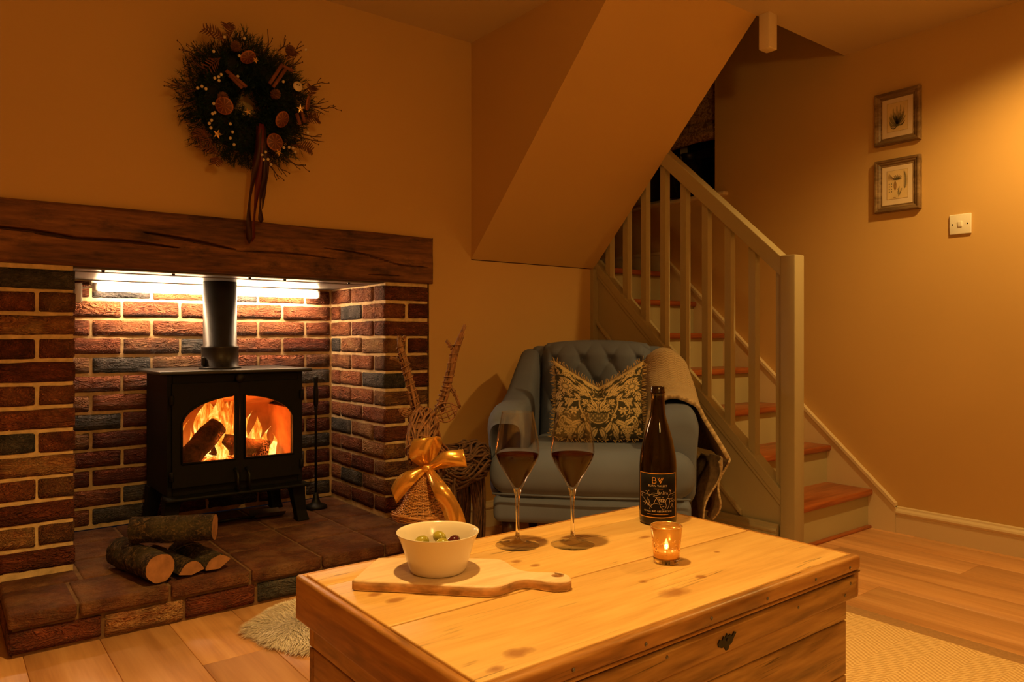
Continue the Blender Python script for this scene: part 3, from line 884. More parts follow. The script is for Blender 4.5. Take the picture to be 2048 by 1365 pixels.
MB().rbox((0.450, 3.372, 1.075), (0.026, 0.06, 0.075), 0.003, 2).build('junction_box', M['white_plastic'], tl)

# ---- companion tool on its foot, and a small ash shovel
ct = thing('companion_stand', 'slim black fireside tool standing on a round foot right of the stove', 'fire tool', (1.372, 3.21, HZ))
MB().lathe([(0.0, 0.0005), (0.050, 0.0005), (0.050, 0.010), (0.040, 0.016), (0.022, 0.022), (0.014, 0.045), (0.010, 0.07)], 28).build('foot', M['iron'], ct, local=True)
MB().lathe([(0.006, 0.06), (0.0055, 0.44), (0.0085, 0.45), (0.0085, 0.456), (0.006, 0.46)], 12).build('rod', M['iron'], ct, local=True)
MB().lathe([(0.006, 0.455), (0.011, 0.475), (0.012, 0.53), (0.008, 0.565), (0.011, 0.572), (0.010, 0.582), (0.012, 0.59), (0.009, 0.598), (0.0, 0.60)], 14).build('handle', M['iron'], ct, local=True)
sh = thing('ash_shovel', 'small grey metal ash shovel lying under the stove', 'shovel', (1.02, 3.17, HZ))
M['dull'] = simple('dull_steel', (0.22, 0.20, 0.19), 0.4, 0.8, nscale=30)
MB().grid(lambda u, v: (0.05 + 0.13 * u, -0.045 + 0.09 * v, 0.004 + 0.022 * abs(v - 0.5) ** 2 * 4 + 0.004 * (1 - u)), 8, 8).grid(lambda u, v: (0.05 + 0.13 * u, -0.045 + 0.09 * v, 0.001 + 0.022 * abs(v - 0.5) ** 2 * 4 + 0.004 * (1 - u)), 8, 8, flip=True).build('blade', M['dull'], sh, local=True)
MB().tube([(0.06, 0, 0.010), (0.0, 0, 0.014), (-0.16, 0.005, 0.010)], [0.005, 0.0045, 0.0065], 8).build('handle', M['iron'], sh, local=True)

# ================================================================== log pile
tk = NT('bark')
_v = tk.coord('Object', (1, 1, 1), 9.0); _n = tk.noise(_v, 75.0, 6.0, 0.72, 0.8); _m = tk.noise(_v, 9.0, 4.0)
_c = tk.ramp(_n, [(0.38, (0.006, 0.004, 0.003)), (0.52, (0.055, 0.028, 0.012)), (0.64, (0.24, 0.14, 0.055))])
M['bark'] = tk.done(tk.bsdf(tk.mix(tk.ramp(_m, [(0.5, 0.0), (0.65, 0.5)]), _c, (0.13, 0.10, 0.04)), 0.92, 0.0, tk.bump(_n, 1.0, 0.02)))
M['cut'] = simple('cut_wood', (0.36, 0.155, 0.06), 0.8, var=0.3, nscale=24, bump=0.4, rand=5.0)
def split_log(p0, p1, arc, r, roll, label, seed, flat_depth=0.0):
    """p0 = centre of the end towards the room; arc = (a0, a1) bark angles, the rest is split wood"""
    p0, p1 = Vector(p0), Vector(p1)
    root = thing('firewood_log', label, 'log', (p0 + p1) / 2 - Vector((0, 0, r)), 0, 'stacked firewood on the hearth')
    ax = p1 - p0; L = ax.length; ax.normalize()
    side = ax.cross(Vector((0, 0, 1))).normalized(); up = side.cross(ax)
    def pt(a, rr, t):
        q = rr * (1 + 0.10 * mn.noise(Vector((math.cos(a) + seed, math.sin(a), t * 2))) + 0.045 * mn.noise(Vector((math.cos(a) * 5, math.sin(a) * 5 + seed, t * 7))) + 0.05 * mn.noise(Vector((math.cos(a) * 13, math.sin(a) * 13 + seed, t * 16))))
        return p0 + ax * (L * t) + (side * math.cos(a + roll) + up * math.sin(a + roll)) * q
    a0, a1 = arc; N, T = 14, 10
    full = (a1 - a0) >= 2 * PI - 1e-3
    bark = MB().grid(lambda u, v: pt(lerp(a0, a1, u), r, v), 40, 44)
    bark.build('bark', M['bark'], root)
    N = 40
    for tt, sgn in ((0.0, 1), (1.0, -1)):
        ring = [pt(lerp(a0, a1, i / N), r * 0.985, tt) for i in range(N + 1)]
        c = p0 + ax * (L * tt) + ax * (-0.001 * sgn)
        if not full: c = c + (side * math.cos((a0 + a1) / 2 + roll) + up * math.sin((a0 + a1) / 2 + roll)) * flat_depth
        MB().add([c] + ring, [((0, i + 2, i + 1) if sgn > 0 else (0, i + 1, i + 2)) for i in range(N)], False).build('cut_end', M['cut'], root)
    if not full:
        off = (side * math.cos((a0 + a1) / 2 + roll) + up * math.sin((a0 + a1) / 2 + roll)) * flat_depth
        for aa, fl in ((a0, False), (a1, True)):
            def fn(u, v, aa=aa):
                c = p0 + ax * (L * v) + off
                e = pt(aa, r, v)
                q = c.lerp(e, u)
                return q + up * 0.0025 * mn.noise(Vector((u * 4, v * 7, seed))) * math.sin(PI * u)
            MB().grid(fn, 4, T, flip=fl).build('split_face', M['cut'], root)
    return root
T0 = HZ + 0.001
split_log((0.562, 2.512, T0 + 0.049), (0.498, 2.80, T0 + 0.049), (0, 2 * PI), 0.046, 0.4, 'thick round-backed log at the left of the bottom row of firewood', 1.0)
split_log((0.657, 2.522, T0 + 0.008), (0.60, 2.80, T0 + 0.008), (0.0, PI * 0.86), 0.043, 0.22, 'wedge-shaped log in the middle of the bottom row of firewood', 2.0, -0.0)
split_log((0.748, 2.535, T0 + 0.008), (0.695, 2.81, T0 + 0.008), (0.0, PI * 0.80), 0.046, 0.55, 'pale split log at the right of the bottom row of firewood', 3.0, 0.0)
split_log((0.742, 2.565, T0 + 0.140), (0.515, 2.69, T0 + 0.140), (0, 2 * PI), 0.043, 0.0, 'bark-covered round log lying across the front of the firewood stack', 5.0)
split_log((0.785, 2.70, T0 + 0.105), (0.555, 2.80, T0 + 0.105), (PI * 0.0, PI * 1.0), 0.046, 0.0, 'split half log lying across the back of the firewood stack', 7.0)

# ================================================================== wreath
M['needle'] = simple('pine_needle', (0.010, 0.034, 0.018), 0.7, var=0.5, nscale=30)
M['twig'] = simple('dry_twig', (0.075, 0.030, 0.014), 0.85, var=0.4, nscale=40)
M['fern'] = simple('dried_fern', (0.13, 0.042, 0.012), 0.85, var=0.3, nscale=30)
M['cinnamon'] = simple('cinnamon', (0.19, 0.058, 0.022), 0.75, var=0.3, nscale=40, bump=0.4)
M['berry'] = simple('pale_berry', (0.70, 0.58, 0.40), 0.35, var=0.1)
M['cone'] = simple('pine_cone', (0.16, 0.06, 0.025), 0.8, var=0.3, nscale=40)
M['star'] = simple('gold_star', (0.85, 0.62, 0.30), 0.25, 0.8)
to = NT('dried_orange')
_v = to.coord('Object', (1, 1, 1)); _sx = to.n('ShaderNodeSeparateXYZ'); to.l(_v, _sx.inputs[0])
_rad = to.math('SQRT', to.math('ADD', to.math('POWER', _sx.outputs[0], 2.0), to.math('POWER', _sx.outputs[1], 2.0)))
_ang = to.math('ARCTAN2', _sx.outputs[1], _sx.outputs[0])
_seg = to.math('ABSOLUTE', to.math('SINE', to.math('MULTIPLY', _ang, 4.5)))
_fl = to.ramp(_seg, [(0.1, (0.36, 0.14, 0.04)), (0.4, (0.13, 0.032, 0.008))])
M['orange_slice'] = to.done(to.bsdf(to.mix(to.ramp(to.math('DIVIDE', _rad, 0.032), [(0.80, 0.0), (0.9, 1.0)]), _fl, (0.33, 0.10, 0.024)), 0.5))
M['velvet_red'] = simple('red_ribbon', (0.10, 0.004, 0.004), 0.55, var=0.15, nscale=9)
M['velvet'] = simple('burgundy_ribbon', (0.030, 0.0022, 0.0022), 0.55, var=0.15, nscale=9)

wr_ = thing('christmas_wreath', 'dark green wreath with dried oranges, stars, twigs and burgundy ribbon above the beam', 'wreath', (0.925, 2.80, 1.775))
rw = random.Random(21)
ring = MB().tube([(0.135 * math.cos(a), 0.0, 0.135 * math.sin(a)) for a in [2 * PI * k / 36 for k in range(37)]], 0.050, 12, caps=False)
M['ring'] = simple('wreath_ring', (0.006, 0.009, 0.004), 0.9)
ring.build('ring', M['ring'], wr_, local=True)
nd = MB()
for q in range(3400):
    a = rw.uniform(0, 2 * PI); R_ = 0.138 + rw.gauss(0, 0.012); ta = rw.uniform(-0.3, PI + 0.3); tr = rw.uniform(0.04, 0.088) * (1 + 0.12 * math.sin(5 * a) + 0.1 * math.sin(8 * a + 1))
    rad = R_ + tr * math.cos(ta); yy = 0.012 - tr * max(-0.25, math.sin(ta)) * 0.85
    c = Vector((rad * math.cos(a), yy, rad * math.sin(a)))
    d = Vector((math.cos(a) * (0.5 + rw.random()) * (1 if math.cos(ta) > -0.2 else -0.5), -rw.random() * 0.9, math.sin(a) * (0.8 + rw.random()))) + Vector((rw.gauss(0, .6), 0, rw.gauss(0, .6)))
    d.normalize()
    for w_ in range(10):
        e = (d + Vector((rw.gauss(0, .55), rw.gauss(0, .4), rw.gauss(0, .55)))).normalized()
        s_ = e.orthogonal().normalized() * 0.0019
        p = c + d * (0.0035 * w_); L = rw.uniform(0.012, 0.022)
        if p.y + e.y * L > 0.05 or math.hypot(p.x + e.x * L, p.z + e.z * L) < 0.027: continue
        nd.add([p - s_, p + s_, p + e * L], [(0, 1, 2)], False)
o = nd.build('needles', M['needle'], wr_, local=True); o['kind'] = 'stuff'
def WP(u, v, d=0.085):
    dx = (u - 490) / 540.0
    return Vector((dx, -d, (205 - v) / 535.0 + dx * 0.10))
# twigs that reach out of the ring
for (u0, v0, u1, v1, br) in ((380, 200, 327, 188, 1), (390, 140, 357, 125, 2), (400, 128, 372, 112, 1), (395, 190, 350, 210, 1), (420, 95, 400, 76, 0), (515, 110, 517, 66, 0), (545, 100, 560, 75, 1),
                             (560, 110, 595, 85, 1), (570, 130, 594, 106, 0), (575, 140, 578, 92, 0), (600, 175, 646, 150, 2), (610, 205, 668, 203, 2), (600, 210, 650, 195, 1), (610, 225, 648, 218, 0),
                             (595, 265, 640, 267, 1), (590, 272, 641, 280, 0), (560, 315, 604, 328, 2), (530, 325, 560, 356, 1), (525, 330, 546, 360, 1), (395, 250, 380, 262, 0), (385, 215, 345, 232, 1), (400, 155, 365, 150, 0)):
    a = WP(u0, v0, 0.05); bb = WP(u1, v1, 0.05 + rw.uniform(-0.02, 0.03))
    mid = a.lerp(bb, 0.5) + Vector((rw.gauss(0, .006), rw.gauss(0, .006), rw.gauss(0, .008)))
    m = MB(); pth = smooth_path([a, mid, bb], 8); m.tube(pth, [lerp(0.0028, 0.0012, i / 8) for i in range(9)], 5)
    for k in range(br + 1):
        s_ = pth[3 + 2 * k]; dr = (bb - a).normalized(); sd = Vector((-dr.z, 0.2, dr.x)) * (1 if k % 2 else -1)
        m.tube([s_, s_ + dr * 0.018 + sd * 0.010, s_ + dr * 0.032 + sd * 0.013], [0.0016, 0.0013, 0.001], 4)
        m.lathe([(0, -0.004), (0.0026, 0), (0, 0.004)], 6, s_ + dr * 0.032 + sd * 0.013)
    m.build('twig', M['twig'], wr_, local=True)
# fern fronds
for (u0, v0, u1, v1) in ((440, 100, 395, 80), (445, 95, 440, 62), (430, 130, 395, 165), (415, 305, 382, 275), (430, 320, 390, 300), (570, 290, 618, 300), (590, 240, 632, 232), (400, 270, 384, 288), (605, 195, 615, 165), (560, 120, 575, 95), (420, 320, 418, 335)):
    a = WP(u0, v0, 0.06); bb = WP(u1, v1, 0.05)
    m = MB(); pth = smooth_path([a, a.lerp(bb, 0.5) + Vector((0.006, -0.01, 0.008)), bb], 10)
    m.tube(pth, 0.0012, 4)
    dr = (bb - a).normalized(); sd = Vector((-dr.z, 0, dr.x))
    for k in range(1, 10):
        w_ = 0.026 * math.sin(PI * (0.15 + 0.85 * (1 - k / 10)))
        for sg in (-1, 1):
            p = pth[k]; tip = p + sd * sg * w_ + dr * 0.012 + Vector((0, rw.uniform(-.006, .006), 0))
            m.ribbon([p, p.lerp(tip, 0.5), tip], dr, [0.004, 0.006, 0.001], 0.0005)
    m.build('fern_leaf', M['fern'], wr_, local=True)
# dried orange slices
for (u, v, tx, tz, s) in ((430, 228, 0.5, -0.6, 1.0), (543, 245, 0.5, 0.5, 1.0), (528, 291, 0.1, 0.1, 1.0), (475, 130, 0.9, 0.3, 0.9), (597, 208, 0.2, 1.0, 0.85)):
    o = MB().lathe([(0, -0.0028), (0.030, -0.0028), (0.032, 0), (0.030, 0.0028), (0, 0.0028)], 26).build('orange_slice', M['orange_slice'], wr_, local=True)
    o.location = WP(u, v, 0.098); o.rotation_euler = (PI / 2 + tx, 0, tz); o.scale = (s, s, 1)
# cinnamon bundles
for (u0, v0, u1, v1) in ((516, 178, 541, 138), (523, 184, 548, 146), (538, 138, 563, 148), (432, 162, 470, 190), (438, 170, 462, 193), (580, 222, 588, 250), (572, 232, 578, 254)):
    a, bb = WP(u0, v0, 0.105), WP(u1, v1, 0.11)
    MB().tube([a, bb], 0.0065, 9).build('cinnamon_stick', M['cinnamon'], wr_, local=True)
# stars
def star_mesh():
    m = MB(); vs = [(0, -0.004, 0), (0, 0.004, 0)]
    for k in range(10):
        r = 0.018 if k % 2 == 0 else 0.0075
        vs.append((r * math.sin(PI * k / 5), 0, r * math.cos(PI * k / 5)))
    fs = []
    for k in range(10):
        a, b2 = 2 + k, 2 + (k + 1) % 10
        fs += [(0, a, b2), (1, b2, a)]
    m.add(vs, fs, False); me = m.mesh('star'); me.materials.append(M['star']); return me
sme = star_mesh()
for (u, v, r, s) in ((415, 285, 0.2, 1.0), (578, 223, -0.2, 1.0), (533, 313, 0.5, 0.8), (472, 238, 0.9, 0.75), (487, 137, 0.3, 0.7)):
    link('star', sme, None, wr_, WP(u, v, 0.115), (0.2, r, 0.15), (s, 1, s))
# berries
bme = MB().lathe([(0, -0.0058), (0.0035, -0.0045), (0.0058, 0), (0.0035, 0.0045), (0, 0.0058)], 10).mesh('berry'); bme.materials.append(M['berry'])
for (u, v) in ((381, 200), (389, 196), (396, 200), (412, 178), (419, 175), (424, 170), (420, 182), (408, 245), (412, 243), (406, 258), (402, 264), (405, 272), (410, 226), (441, 262), (445, 277), (441, 289), (448, 301),
               (509, 312), (502, 318), (505, 327), (514, 326), (520, 336), (557, 300), (565, 301), (570, 309), (546, 301), (458, 130), (410, 128), (468, 95), (430, 98), (540, 158), (545, 170), (455, 170), (596, 268), (592, 100)):
    link('berry', bme, None, wr_, WP(u, v, 0.10))
# pine cones and a cream button flower
for (u, v) in ((452, 112), (530, 196), (428, 212), (560, 105)):
    m = MB()
    for L_ in range(7):
        rr = 0.020 * math.sin(PI * (0.18 + 0.8 * L_ / 7)); z = -0.018 + 0.0058 * L_
        for k in range(8):
            a = 2 * PI * (k + 0.5 * (L_ % 2)) / 8
            d = Vector((math.cos(a), math.sin(a), 0)); sd = Vector((-math.sin(a), math.cos(a), 0)) * 0.006
            p = Vector((0, 0, z))
            m.add([p, p + d * rr * 0.8 + sd, p + d * rr + Vector((0, 0, 0.004)), p + d * rr * 0.8 - sd, p + d * rr * 0.6 - Vector((0, 0, 0.004))], [(0, 1, 2), (0, 2, 3), (0, 3, 4), (0, 4, 1), (1, 4, 3, 2)], False)
    o = m.build('pine_cone', M['cone'], wr_, local=True); o.location = WP(u, v, 0.095); o.rotation_euler = (1.2, rw.uniform(-.6, .6), 0)
o = MB().lathe([(0, -0.004), (0.016, -0.003), (0.019, 0), (0.016, 0.003), (0, 0.004)], 20).build('button', M['berry'], wr_, local=True)
o.location = WP(573, 178, 0.11); o.rotation_euler = (PI / 2, 0, 0)
for dx in (-0.004, 0.004):
    q = MB().lathe([(0.0, 0.0), (0.0025, 0.0), (0.0025, 0.0015), (0, 0.0015)], 8, (dx, 0.004, 0.0035)).build('hole', M['screw'], o, local=True)
# ribbon tails
for (pts, w) in (([(497, 262, .10), (492, 330, .095), (487, 410, .045), (493, 487, 0.012)], 0.022), ([(500, 258, .105), (499, 340, .09), (501, 420, .03), (500, 482, 0.004)], 0.020),
                 ([(503, 262, .10), (507, 350, .085), (511, 400, .035), (516, 446, 0.015)], 0.020), ([(508, 262, .10), (515, 340, .085), (519, 380, .035), (518, 418, 0.02)], 0.014)):
    pp = smooth_path([WP(*p) for p in pts], 20)
    n = len(pp)
    wd = [Vector((math.cos(0.9 * math.sin(i * 0.35 + w * 300)), -math.sin(0.9 * math.sin(i * 0.35 + w * 300)), 0)) for i in range(n)]
    ww = [w] * n; ww[-1] = 0.003
    MB().ribbon(pp, wd, ww, 0.0008).build('ribbon_tail', M['velvet_red'] if pts[0][0] == 500 else M['velvet'], wr_, local=True)

# ================================================================== wicker reindeer
M['wicker'] = simple('wicker_twig', (0.20, 0.080, 0.028), 0.75, var=0.45, nscale=60, rand=3.0)
M['wicker_dark'] = simple('dark_wicker', (0.085, 0.036, 0.016), 0.8, var=0.45, nscale=60)
M['bell'] = simple('bell_wicker', (0.46, 0.20, 0.055), 0.55, var=0.35, nscale=70)
M['gold_ribbon'] = simple('gold_ribbon', (0.80, 0.44, 0.10), 0.22, 0.75, var=0.12, nscale=14, bump=0.25, bdist=0.01)
DTH = math.atan2(-0.6147, 0.7888)
dl = (1.456, 2.262, 0.0)
de = thing('wicker_reindeer', 'twisted wicker reindeer with tall twig antlers beside the brick pillar', 'reindeer figure', dl, DTH)
rd = random.Random(8)
def bundle(path, rad, n, tr, twist=1.5, seg=None, fill=0.35, m=None):
    m = m or MB()
    path = [Vector(p) for p in path]
    N = seg or 14
    pp = smooth_path(path, N) if len(path) > 2 else [path[0].lerp(path[1], i / N) for i in range(N + 1)]
    if not hasattr(rad, '__len__'): rad = [rad] * 2
    t0 = (pp[1] - pp[0]).normalized(); nr = t0.orthogonal().normalized()
    frames = []
    for i, p in enumerate(pp):
        t = (pp[min(i + 1, N)] - pp[max(i - 1, 0)]).normalized()
        nr = (nr - t * nr.dot(t)).normalized(); frames.append((p, nr.copy(), t.cross(nr)))
    def R_(s):
        x = s * (len(rad) - 1); k = min(int(x), len(rad) - 2); return lerp(rad[k], rad[k + 1], x - k)
    for q in range(n):
        a0 = rd.uniform(0, 2 * PI); tw = rd.choice((-1, 1)) * rd.uniform(0.3, 1) * twist; fr_ = lerp(fill, 1.0, math.sqrt(rd.random()))
        s0, s1 = rd.uniform(0, 0.10), rd.uniform(0.90, 1.0)
        pts = []
        for i in range(N + 1):
            s = lerp(s0, s1, i / N); x = s * N; k = min(int(x), N - 1)
            p = frames[k][0].lerp(frames[k + 1][0], x - k); u, w = frames[k][1], frames[k][2]
            a = a0 + tw * s + 0.25 * math.sin(s * 9 + q); r = R_(s) * fr_ * (1 + 0.10 * math.sin(s * 7 + q * 2))
            pts.append(p + u * (math.cos(a) * r) + w * (math.sin(a) * r))
        m.tube(pts, tr * rd.uniform(0.75, 1.25), 5)
    return m
def wrap(m, path, r, turns, tr, s0=0.0, s1=1.0):
    pp = smooth_path(path, 30) if len(path) > 2 else [Vector(path[0]).lerp(Vector(path[1]), i / 30) for i in range(31)]
    pts = []
    n = int(turns * 10)
    for i in range(n + 1):
        s = lerp(s0, s1, i / n); x = s * 30; k = min(int(x), 29)
        p = pp[k].lerp(pp[k + 1], x - k); t = (pp[k + 1] - pp[k]).normalized(); u = t.orthogonal().normalized(); w = t.cross(u)
        a = 2 * PI * turns * i / n
        pts.append(p + u * (math.cos(a) * r) + w * (math.sin(a) * r))
    m.tube(pts, tr, 5)
bd = [(-0.035, -0.07, 0.44), (0.0, 0.0, 0.425), (0.045, 0.09, 0.42), (0.085, 0.165, 0.425), (0.095, 0.20, 0.40)]
m = bundle(bd, [0.055, 0.082, 0.078, 0.082, 0.055], 120, 0.0042, 0.9, 16, 0.72)
m.tube(smooth_path(bd, 10), [0.04, 0.06, 0.066, 0.066, 0.066, 0.066, 0.066, 0.066, 0.06, 0.05, 0.03], 10)
m.build('body', M['wicker_dark'], de, local=True)
nk = [(-0.02, -0.045, 0.44), (-0.045, -0.085, 0.52), (-0.062, -0.115, 0.60)]
m = bundle(nk, [0.062, 0.046, 0.045], 44, 0.004, 1.2, 12, 0.6); m.build('neck', M['wicker'], de, local=True)
hd = [(-0.060, -0.09, 0.635), (-0.062, -0.14, 0.60), (-0.068, -0.21, 0.535), (-0.072, -0.255, 0.485)]
m = bundle(hd, [0.034, 0.052, 0.040, 0.020], 60, 0.0036, 1.0, 12, 0.75)
m.tube(smooth_path(hd, 8), [0.02, 0.03, 0.036, 0.038, 0.036, 0.032, 0.028, 0.022, 0.012], 10)
wrap(m, hd, 0.042, 5, 0.003, 0.35, 0.85)
m.build('head', M['wicker'], de, local=True)
def antler(main, brs):
    m = bundle(main, [0.018, 0.014, 0.011, 0.006], 12, 0.0040, 2.2, 18, 0.3)
    wrap(m, main, 0.016, 7, 0.0026, 0.05, 0.55); wrap(m, main, 0.0125, 5, 0.0024, 0.45, 0.85)
    for br in brs:
        bundle(br, [0.007, 0.005, 0.003], 5, 0.0034, 1.0, 8, 0.3, m)
        wrap(m, br, 0.008, 2.5, 0.002, 0.0, 0.6)
    return m.build('antler', M['wicker'], de, local=True)
antler([(-0.085, -0.10, 0.63), (-0.105, -0.10, 0.715), (-0.125, -0.10, 0.793), (-0.142, -0.105, 0.85), (-0.152, -0.10, 0.909)],
       [[(-0.122, -0.10, 0.80), (-0.155, -0.10, 0.822), (-0.184, -0.105, 0.83)], [(-0.146, -0.10, 0.875), (-0.135, -0.10, 0.892), (-0.128, -0.10, 0.906)]])
antler([(-0.020, -0.08, 0.635), (0.004, -0.08, 0.70), (0.020, -0.08, 0.756), (0.040, -0.08, 0.846), (0.080, -0.08, 0.945)],
       [[(0.018, -0.08, 0.735), (0.044, -0.085, 0.70), (0.063, -0.08, 0.648)], [(0.044, -0.08, 0.85), (0.028, -0.085, 0.868), (0.011, -0.08, 0.889)]])
def ear(base, tip, w):
    base, tip = Vector(base), Vector(tip); d = tip - base; s = Vector((-d.z, 0, d.x)).normalized()
    m = MB()
    for k in (-1, -0.5, 0, 0.5, 1):
        m.tube(smooth_path([base, base + d * 0.35 + s * w * k + Vector((0, -0.012, 0)), base + d * 0.75 + s * w * k * 0.8 + Vector((0, -0.008, 0)), tip], 10), 0.0032, 5)
    for f_ in (0.3, 0.55, 0.8):
        m.tube([base + d * f_ + s * w * k * (1.0 - 0.35 * abs(f_ - 0.5)) + Vector((0, -0.012, 0)) for k in (-0.9, 0, 0.9)], 0.0026, 5)
    m.build('ear', M['wicker'], de, local=True)
ear((-0.03, -0.10, 0.625), (0.052, -0.08, 0.655), 0.032)
ear((-0.095, -0.115, 0.632), (-0.145, -0.135, 0.652), 0.014)
for (a, b_, r) in (((-0.078, -0.085, 0.42), (-0.092, -0.12, 0.0), 0.020), ((0.015, -0.05, 0.42), (0.012, -0.07, 0.0), 0.020), ((0.055, 0.165, 0.40), (0.045, 0.17, 0.0), 0.020), ((0.105, 0.15, 0.42), (0.110, 0.13, 0.0), 0.026)):
    a, b_ = Vector(a), Vector(b_)
    mid = a.lerp(b_, 0.5) + Vector((0.008, 0.008, 0))
    m = bundle([a, mid, b_ + Vector((0, 0, 0.004))], [r * 1.5, r, r * 0.9], 22, 0.004, 1.2, 12, 0.5)
    m.tube([a, mid, b_ + Vector((0, 0, 0.001))], [r * 0.9, r * 0.6, r * 0.6], 8)
    m.build('leg', M['wicker_dark'], de, local=True)
m = bundle([(0.10, 0.205, 0.43), (0.113, 0.225, 0.41), (0.118, 0.225, 0.37)], [0.012, 0.008, 0.003], 8, 0.003, 1, 6); m.build('tail', M['wicker_dark'], de, local=True)

def deer_pt(x, y, z):
    c, s = math.cos(DTH), math.sin(DTH)
    return (dl[0] + c * x - s * y, dl[1] + s * x + c * y, z)
# ---- bell
bc = (-0.040, -0.315)
be = thing('wicker_bell', 'bell woven from golden wicker hanging under the bow on the reindeer', 'bell', deer_pt(bc[0], bc[1], 0.335), DTH)
def bell_r(t):
    K_ = [(0, 0.017), (0.12, 0.028), (0.35, 0.043), (0.6, 0.056), (0.8, 0.070), (0.93, 0.088), (1, 0.098)]
    for (a, ra), (b2, rb_) in zip(K_, K_[1:]):
        if t <= b2: return lerp(ra, rb_, (t - a) / (b2 - a))
    return 0.098
we = MB(); NS = 26
for i in range(40):
    t = i / 39
    z = 0.145 * (1 - t) ** 1.0; r = bell_r(t)
    pts = [((r + 0.0022 * math.cos(PI * k / 2 + PI * (i % 2))) * math.cos(2 * PI * k / (NS * 2)), (r + 0.0022 * math.cos(PI * k / 2 + PI * (i % 2))) * math.sin(2 * PI * k / (NS * 2)), z + rd.uniform(-.0006, .0006)) for k in range(NS * 2 + 1)]
    we.tube(pts, 0.0019, 4, caps=False)
for i in range(14):   # loose rim
    ph = rd.uniform(0, 2 * PI); tz = rd.uniform(-0.012, 0.012); ty = rd.uniform(-0.012, 0.012); r = 0.097 + rd.uniform(-0.012, 0.008)
    we.tube([(r * math.cos(2 * PI * k / 30), r * math.sin(2 * PI * k / 30), 0.004 + tz * math.cos(2 * PI * k / 30 + ph) + ty * math.sin(4 * PI * k / 30) + rd.uniform(-.001, .001)) for k in range(31)], 0.0017, 4, caps=False)
o = we.build('weave', M['bell'], be, local=True); o['kind'] = 'stuff'
stk = MB()
for k in range(NS):
    a = 2 * PI * k / NS
    stk.tube([(bell_r(t) * math.cos(a), bell_r(t) * math.sin(a), 0.145 * (1 - t)) for t in [i / 10 for i in range(11)]], 0.0018, 4)
stk.build('stakes', M['bell'], be, local=True)
MB().lathe([(max(bell_r(t) - 0.004, 0.002), 0.145 * (1 - t)) for t in [i / 12 for i in range(13)]], 24).build('light_block_shell', M['wicker_dark'], be, local=True)  # dark inner shell added to stop light passing through the weave
# ---- bow
bw_ = thing('gold_bow', 'shiny gold ribbon bow tied at the chest of the wicker reindeer', 'bow', deer_pt(-0.028, -0.335, 0.488), DTH)
def B(x, y, z): return Vector((x + 0.028, y + 0.335, z - 0.488))
def rib(name, ctrl, wd, w, n=24):
    pp = smooth_path(ctrl, n)
    wds = smooth_path(wd, n); ws_ = [p.x for p in smooth_path([(q, 0, 0) for q in w], n)]
    wds = [d if d.length > 1e-6 else Vector((0, 0, 1)) for d in wds]
    MB().ribbon(pp, wds, ws_, 0.001).build(name, M['gold_ribbon'], bw_, local=True)
rib('loop', [B(-0.028, -0.34, 0.490), B(-0.045, -0.375, 0.535), B(-0.030, -0.37, 0.585), B(-0.005, -0.345, 0.570), B(-0.020, -0.335, 0.492)],
    [(1, 0, 0.2), (1, 0.1, 0.3), (1, 0.3, 0.1), (1, 0.5, 0.0), (1, 0, 0.2)], [0.022, 0.062, 0.07, 0.06, 0.022])
rib('loop', [B(-0.024, -0.34, 0.490), B(0.03, -0.37, 0.520), B(0.095, -0.355, 0.522), B(0.06, -0.325, 0.515), B(-0.020, -0.332, 0.488)],
    [(0.1, 0, 1), (-0.1, 0.0, 1), (0.35, 0.15, -1), (-0.1, 0.2, 1), (0.1, 0, 1)][:0] or [(0.1, 0, 1), (-0.1, 0.0, 1), (-0.25, 0.1, 1), (-0.1, 0.2, 1), (0.1, 0, 1)], [0.022, 0.045, 0.055, 0.05, 0.022])
rib('tail', [B(-0.030, -0.342, 0.488), B(-0.075, -0.355, 0.462), B(-0.105, -0.350, 0.435), B(-0.130, -0.345, 0.40)],
    [(-0.4, 0.1, 0.8), (-0.5, 0.2, 0.8), (-0.5, 0.15, 0.85), (-0.4, 0.2, 0.9)], [0.02, 0.045, 0.055, 0.05])
rib('tail', [B(-0.020, -0.345, 0.486), B(0.020, -0.42, 0.445), B(0.055, -0.425, 0.385), B(0.075, -0.42, 0.33), B(0.088, -0.415, 0.285)],
    [(0.8, 0, 0.3), (1, 0.1, 0.35), (1, -0.2, 0.4), (1, 0.2, 0.2), (1, 0.0, 0.2)], [0.022, 0.045, 0.058, 0.055, 0.045])
MB().rbox(B(-0.024, -0.345, 0.488), (0.032, 0.028, 0.026), 0.012, 4).build('knot', M['gold_ribbon'], bw_, local=True)

# ================================================================== armchair
def velvet(name, c):
    t = NT(name)
    v = t.coord('Object'); n = t.noise(v, 4.0, 3.0); f = t.noise(v, 300.0, 2.0)
    return t.done(t.bsdf(t.ramp(n, [(0.3, tuple(x * 0.85 for x in c)), (0.7, tuple(x * 1.12 for x in c))]), 0.85, 0.0, t.bump(f, 0.12, 0.001)))
M['blue'] = velvet('blue_velvet', (0.118, 0.142, 0.235))
M['dark_leg'] = wood('dark_leg_wood', (0.02, 0.006, 0.003), (0.05, 0.016, 0.007), (0.08, 0.028, 0.012), 2, rough=0.35, bump=0.05)
ATH = math.radians(-46.5)
aloc = (2.175, 2.235, 0.0)
ac = thing('armchair', 'blue velvet armchair with buttoned back in the nook under the stairs', 'armchair', aloc, ATH)
MB().rbox((0, -0.01, 0.252), (0.735, 0.70, 0.105), 0.03, 4).build('base', M['blue'], ac, local=True)
